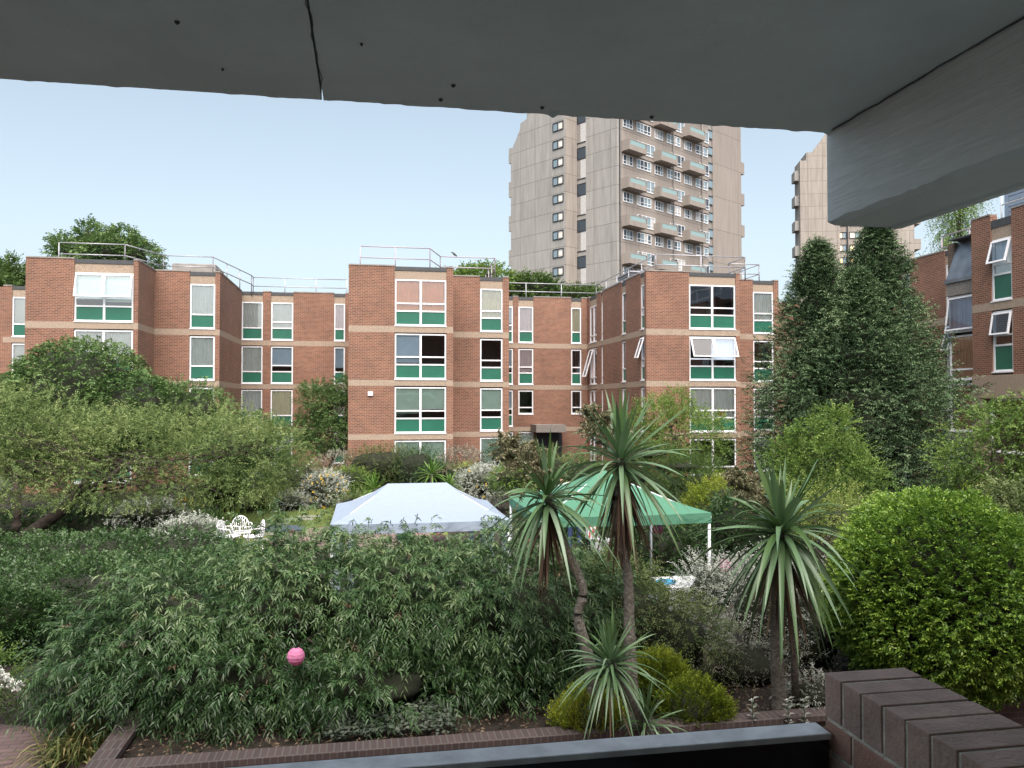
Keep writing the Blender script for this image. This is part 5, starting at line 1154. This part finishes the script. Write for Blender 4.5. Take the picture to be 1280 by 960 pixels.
def box_table(px, d, w_, dep, h, mat, label, cat='table'):
    x, y = W(px, d); t = thing('party_table', (x, y, .02), label, cat, 'party tables'); mb = MB(); mb.box(x - w_ / 2, x + w_ / 2, y - dep / 2, y + dep / 2, h - .03, h); mb.build('tabletop', mat, t, .01)
    mb = MB()
    for i in range(40):
        a, b = i / 40, (i + 1) / 40
        for (x0, y0, x1, y1) in ((x - w_ / 2, y - dep / 2, x + w_ / 2, y - dep / 2), (x + w_ / 2, y - dep / 2, x + w_ / 2, y + dep / 2)):
            f_ = lambda t, z, o: (x0 + (x1 - x0) * t + .02 * o * math.sin(t * 50), y0 + (y1 - y0) * t + .02 * o * math.sin(t * 50) - .01, z)
            mb.face([f_(a, h - .35, 1), f_(b, h - .35, 1), f_(b, h, 0), f_(a, h, 0)], True)
    mb.build('cloth_drop', mat, t)
    for sx in (-1, 1):
        for sy in (-1, 1): m2 = MB(); m2.tube([(x + sx * (w_ / 2 - .08), y + sy * (dep / 2 - .08), .02), (x + sx * (w_ / 2 - .08), y + sy * (dep / 2 - .08), h - .03)], .02, 6); m2.build('leg', M['steel'], t)
    return x, y
x, y = box_table(850, 13.4, .75, .8, 1.12 - .0, M['linen'], 'white clothed table in front of the green gazebo leg')
mb = MB(); mb.tube([(x - .28, y - .05, 1.122), (x - .28, y - .05, 1.15)], .16, 20); tag(mb.build('blue_plate', M['blue']), 'bright blue round plate on the white clothed table', 'plate')
box_table(528, 17.2, 1.1, .6, 1.2, M['pinkcloth'], 'pink clothed table under the white gazebo')
x, y = box_table(752, 18.8, .7, .5, .95, M['linen'], 'small white table with red trim seen under the green gazebo')
mb = MB(); mb.box(x - .42, x - .18, y - .3, y - .1, .955, 1.35); mb.cur = 1
for k in range(3): mb.box(x - .40 + .08 * k, x - .365 + .08 * k, y - .306, y - .301, 1.0, 1.3)
tag(mb.build('striped_bag', [M['linen'], M['red']], None, .01), 'red and white striped bag on the small table under the green gazebo', 'bag')
# bollard light and lamp post in the border
x, y = W(435, 35); t = thing('bollard_light', (x, y, 0), 'short dark green bollard light with a cream band beside the white gazebo', 'bollard')
M['bolg'] = simple('bollard_green', (.015, .06, .055), .4); mb = MB(); mb.tube([(x, y, 0), (x, y, .62)], .13, 12); mb.build('post', M['bolg'], t)
mb = MB(); mb.tube([(x, y, .621), (x, y, .78)], .12, 12); mb.build('lens', M['c_cream'], t); mb = MB(); mb.tube([(x, y, .781), (x, y, .88)], .14, 12, .1); mb.build('cap', M['bolg'], t)
x, y = W(361, 42); t = thing('lamp_post', (x, y, 0), 'slim black lamp post in the car park left of the small tree', 'lamp post'); mb = MB(); mb.tube([(x, y, 0), (x, y, 2.6)], .06, 8); mb.tube([(x, y, 0), (x, y, .3)], .09, 8); mb.build('post', M['black'], t); mb = MB(); mb.tube([(x, y, 2.6), (x, y, 2.75), (x, y, 2.95)], [.08, .22, .1], 10); mb.build('lamp_head', M['black'], t)
# dark post and steps rail by the porch
x, y = W(1186, 24); t = thing('handrail', (x, y, 0), 'black handrail at the porch steps below the red door', 'handrail'); mb = MB(); mb.tube([(x, y, 0), (x, y, 2.0)], .03, 6); mb.tube([(x, y + 2, 0), (x, y + 2, 2.0)], .03, 6); mb.tube([(x, y, 2.0), (x, y + 2, 2.0)], .03, 6); mb.tube([(x, y, 1.2), (x, y + 2, 1.2)], .02, 6); mb.build('rails', M['black'], t)
# garden fence behind the right palm
M['oldwood'] = simple('weathered_wood', (.17, .15, .13), .9, var=.3, scale=3)
a, b = W(995, 24.5), W(1075, 24.5); t = thing('wooden_fence', (*a, 0), 'low weathered wooden fence behind the pale twiggy shrub', 'fence')
for k in range(9):
    u = k / 8; x, y = a[0] + (b[0] - a[0]) * u, a[1] + (b[1] - a[1]) * u; mb = MB(); mb.box(x - .1, x + .1, y - .02, y + .02, 0, 1.25); mb.build('board', M['oldwood'], t)
mb = MB(); mb.box(a[0], b[0], min(a[1], b[1]) + .03, max(a[1], b[1]) + .12, .9, 1.0); mb.build('fence_rail', M['oldwood'], t)
# bird on the centre roof rail
x, y = onY(568, YC2 + .5), YC2 + .5; z = ZR - .1 + 1.15 + .03; M['bird'] = simple('dark_feather', (.06, .055, .05), .7)
mb = MB(); mb.tube([(x + .16, y, z - .02), (x + .08, y, z + .05), (x, y, z + .1), (x - .07, y, z + .16), (x - .1, y, z + .2), (x - .15, y, z + .2), (x - .2, y, z + .19)], [.01, .035, .06, .05, .035, .03, .005], 8); mb.tube([(x, y, z - .02), (x, y, z + .06)], .006, 4); tag(mb.build('bird', M['bird']), 'small dark bird perched on the roof rail above the centre bay', 'bird')

# ------------------------------------------------------------------ people
M['skin'] = simple('skin', (.58, .34, .26), .55, var=.06); M['jeans'] = simple('blue_denim', (.035, .06, .14), .85, var=.2); M['blackcloth'] = simple('black_cloth', (.012, .012, .016), .9); M['paleshirt'] = simple('pale_yellow_shirt', (.55, .48, .25), .9, var=.1); M['greyshirt'] = simple('grey_shirt', (.25, .26, .28), .9, var=.1); M['hair_b'] = simple('black_hair', (.012, .010, .010), .6); M['shoe'] = simple('shoe', (.25, .22, .2), .6)
def person(px, d, rz, label, mats, seated=False, bald=False):
    """one skinned body; clothing is coloured on the same surface"""
    x, y = W(px, d); t = thing('person', (x, y, 0), label, 'person'); me = bpy.data.meshes.new('body')
    if seated: J = dict(pel=(0, 0, .52), ch=(0, .02, .95), nk=(0, 0, 1.10), hd=(0, -.02, 1.27), lh=(-.1, 0, .5), lk=(-.12, -.45, .5), la=(-.12, -.45, .08), lt=(-.12, -.6, .04), ls=(-.19, .02, 1.0), le=(-.25, -.12, .75), lw=(-.16, -.36, .78), lf=(-.14, -.44, .78))
    else: J = dict(pel=(0, 0, .95), ch=(0, 0, 1.33), nk=(0, 0, 1.50), hd=(0, -.02, 1.66), lh=(-.1, 0, .9), lk=(-.13, -.03, .5), la=(-.15, 0, .08), lt=(-.16, -.15, .04), ls=(-.19, 0, 1.40), le=(-.26, .02, 1.12), lw=(-.24, -.12, .88), lf=(-.23, -.17, .80))
    names = list(J); V = [J[k] for k in names]; idx = {k: i for i, k in enumerate(names)}; rad = dict(pel=.15, ch=.16, nk=.055, hd=.10, lh=.095, lk=.065, la=.045, lt=.04, ls=.065, le=.045, lw=.032, lf=.035)
    Rd = [rad[k] for k in names]; E_ = [('pel', 'ch'), ('ch', 'nk'), ('nk', 'hd'), ('pel', 'lh'), ('lh', 'lk'), ('lk', 'la'), ('la', 'lt'), ('ch', 'ls'), ('ls', 'le'), ('le', 'lw'), ('lw', 'lf')]; E2 = [(idx[a], idx[b]) for a, b in E_]
    for k in [q for q in names if q[0] == 'l']: idx['r' + k[1:]] = len(V); v = J[k]; V.append((-v[0], v[1], v[2])); Rd.append(rad[k])
    E2 += [(idx[a if a[0] != 'l' else 'r' + a[1:]], idx[b if b[0] != 'l' else 'r' + b[1:]]) for a, b in E_ if b[0] == 'l']
    me.from_pydata(V, E2, []); o = link_mesh('body', me, [], t); o.rotation_euler = (0, 0, rz)
    sk = o.modifiers.new('skin', 'SKIN'); sk.use_smooth_shade = True
    for i, r_ in enumerate(Rd): me.skin_vertices[0].data[i].radius = (r_, r_); me.skin_vertices[0].data[i].use_root = (i == 0)
    o.modifiers.new('sub', 'SUBSURF').levels = 2; o.modifiers['sub'].render_levels = 2
    dg = bpy.context.evaluated_depsgraph_get(); m2 = bpy.data.meshes.new_from_object(o.evaluated_get(dg)); o.modifiers.clear(); o.data = m2; m2.materials.clear()
    for m_ in (M['skin'], M[mats[0]], M[mats[1]], M['shoe']): m2.materials.append(m_)
    waist = J['pel'][2] + .06; nk = J['nk'][2] - .03
    for p in m2.polygons:
        c = p.center; leg = (c.z < waist) and not (seated and c.z > J['pel'][2] + .14); hand = (abs(c.x) > .13 and ((not seated and c.z < .93 and abs(c.x) > .19) or (seated and c.y < -.30 and c.z > .66)))
        p.material_index = 0 if (c.z > nk or hand) else (3 if c.z < .07 else (2 if leg else 1)); p.use_smooth = True
    hd = Vector(J['hd']); mb = MB(Matrix.Translation((x, y, 0)) @ Matrix.Rotation(rz, 4, 'Z'))
    mb.tube([hd + Vector((0, -.085, -.02)), hd + Vector((0, -.125, -.035))], .016, 6, .012); mb.build('nose', M['skin'], t)
    for s in (-1, 1):
        mb = MB(Matrix.Translation((x, y, 0)) @ Matrix.Rotation(rz, 4, 'Z')); mb.tube([hd + Vector((s * .035, -.09, .01)), hd + Vector((s * .035, -.103, .01))], .012, 6); mb.build('eye', M['black'], t)
        mb = MB(Matrix.Translation((x, y, 0)) @ Matrix.Rotation(rz, 4, 'Z')); mb.tube([hd + Vector((s * .09, .0, .02)), hd + Vector((s * .112, .01, .0)), hd + Vector((s * .09, 0, -.03))], .014, 6); mb.build('ear', M['skin'], t)
    if not bald:
        mb = MB(Matrix.Translation((x, y, 0)) @ Matrix.Rotation(rz, 4, 'Z')); n_ = 10
        for i in range(n_):
            for k in range(16):
                def q(i_, k_):
                    ph = (math.pi * .62) * i_ / n_; th = 2 * math.pi * k_ / 16; v = Vector((math.sin(ph) * math.cos(th), math.sin(ph) * math.sin(th), math.cos(ph))); v.y = max(v.y, -.75 if ph < .9 else -.2); return hd + Vector((0, .015, .02)) + v * .125
                mb.face([q(i, k), q(i + 1, k), q(i + 1, k + 1), q(i, k + 1)], True)
        mb.build('hair', M['hair_b'], t)
person(703, 25.5, R(20), 'bald person in a pale yellow top standing behind the green gazebo', ('paleshirt', 'jeans'), bald=True)
person(718, 21.3, R(160), 'standing person in blue jeans seen beyond the green gazebo', ('greyshirt', 'jeans'))
x, y = W(549, 17.6)
person(549, 17.6, R(10), 'person in black clothes seated under the white gazebo', ('blackcloth', 'blackcloth'), seated=True)
t = thing('folding_seat', (x, y, 0), 'dark seat under the person in black', 'seat'); mb = MB(); mb.box(x - .22, x + .22, y - .2, y + .24, .36, .40); mb.build('seat', M['darktop'], t)
for sx in (-.19, .19):
    for sy in (-.17, .2): mb = MB(); mb.tube([(x + sx, y + sy, 0), (x + sx, y + sy, .36)], .015, 6); mb.build('leg', M['darktop'], t)
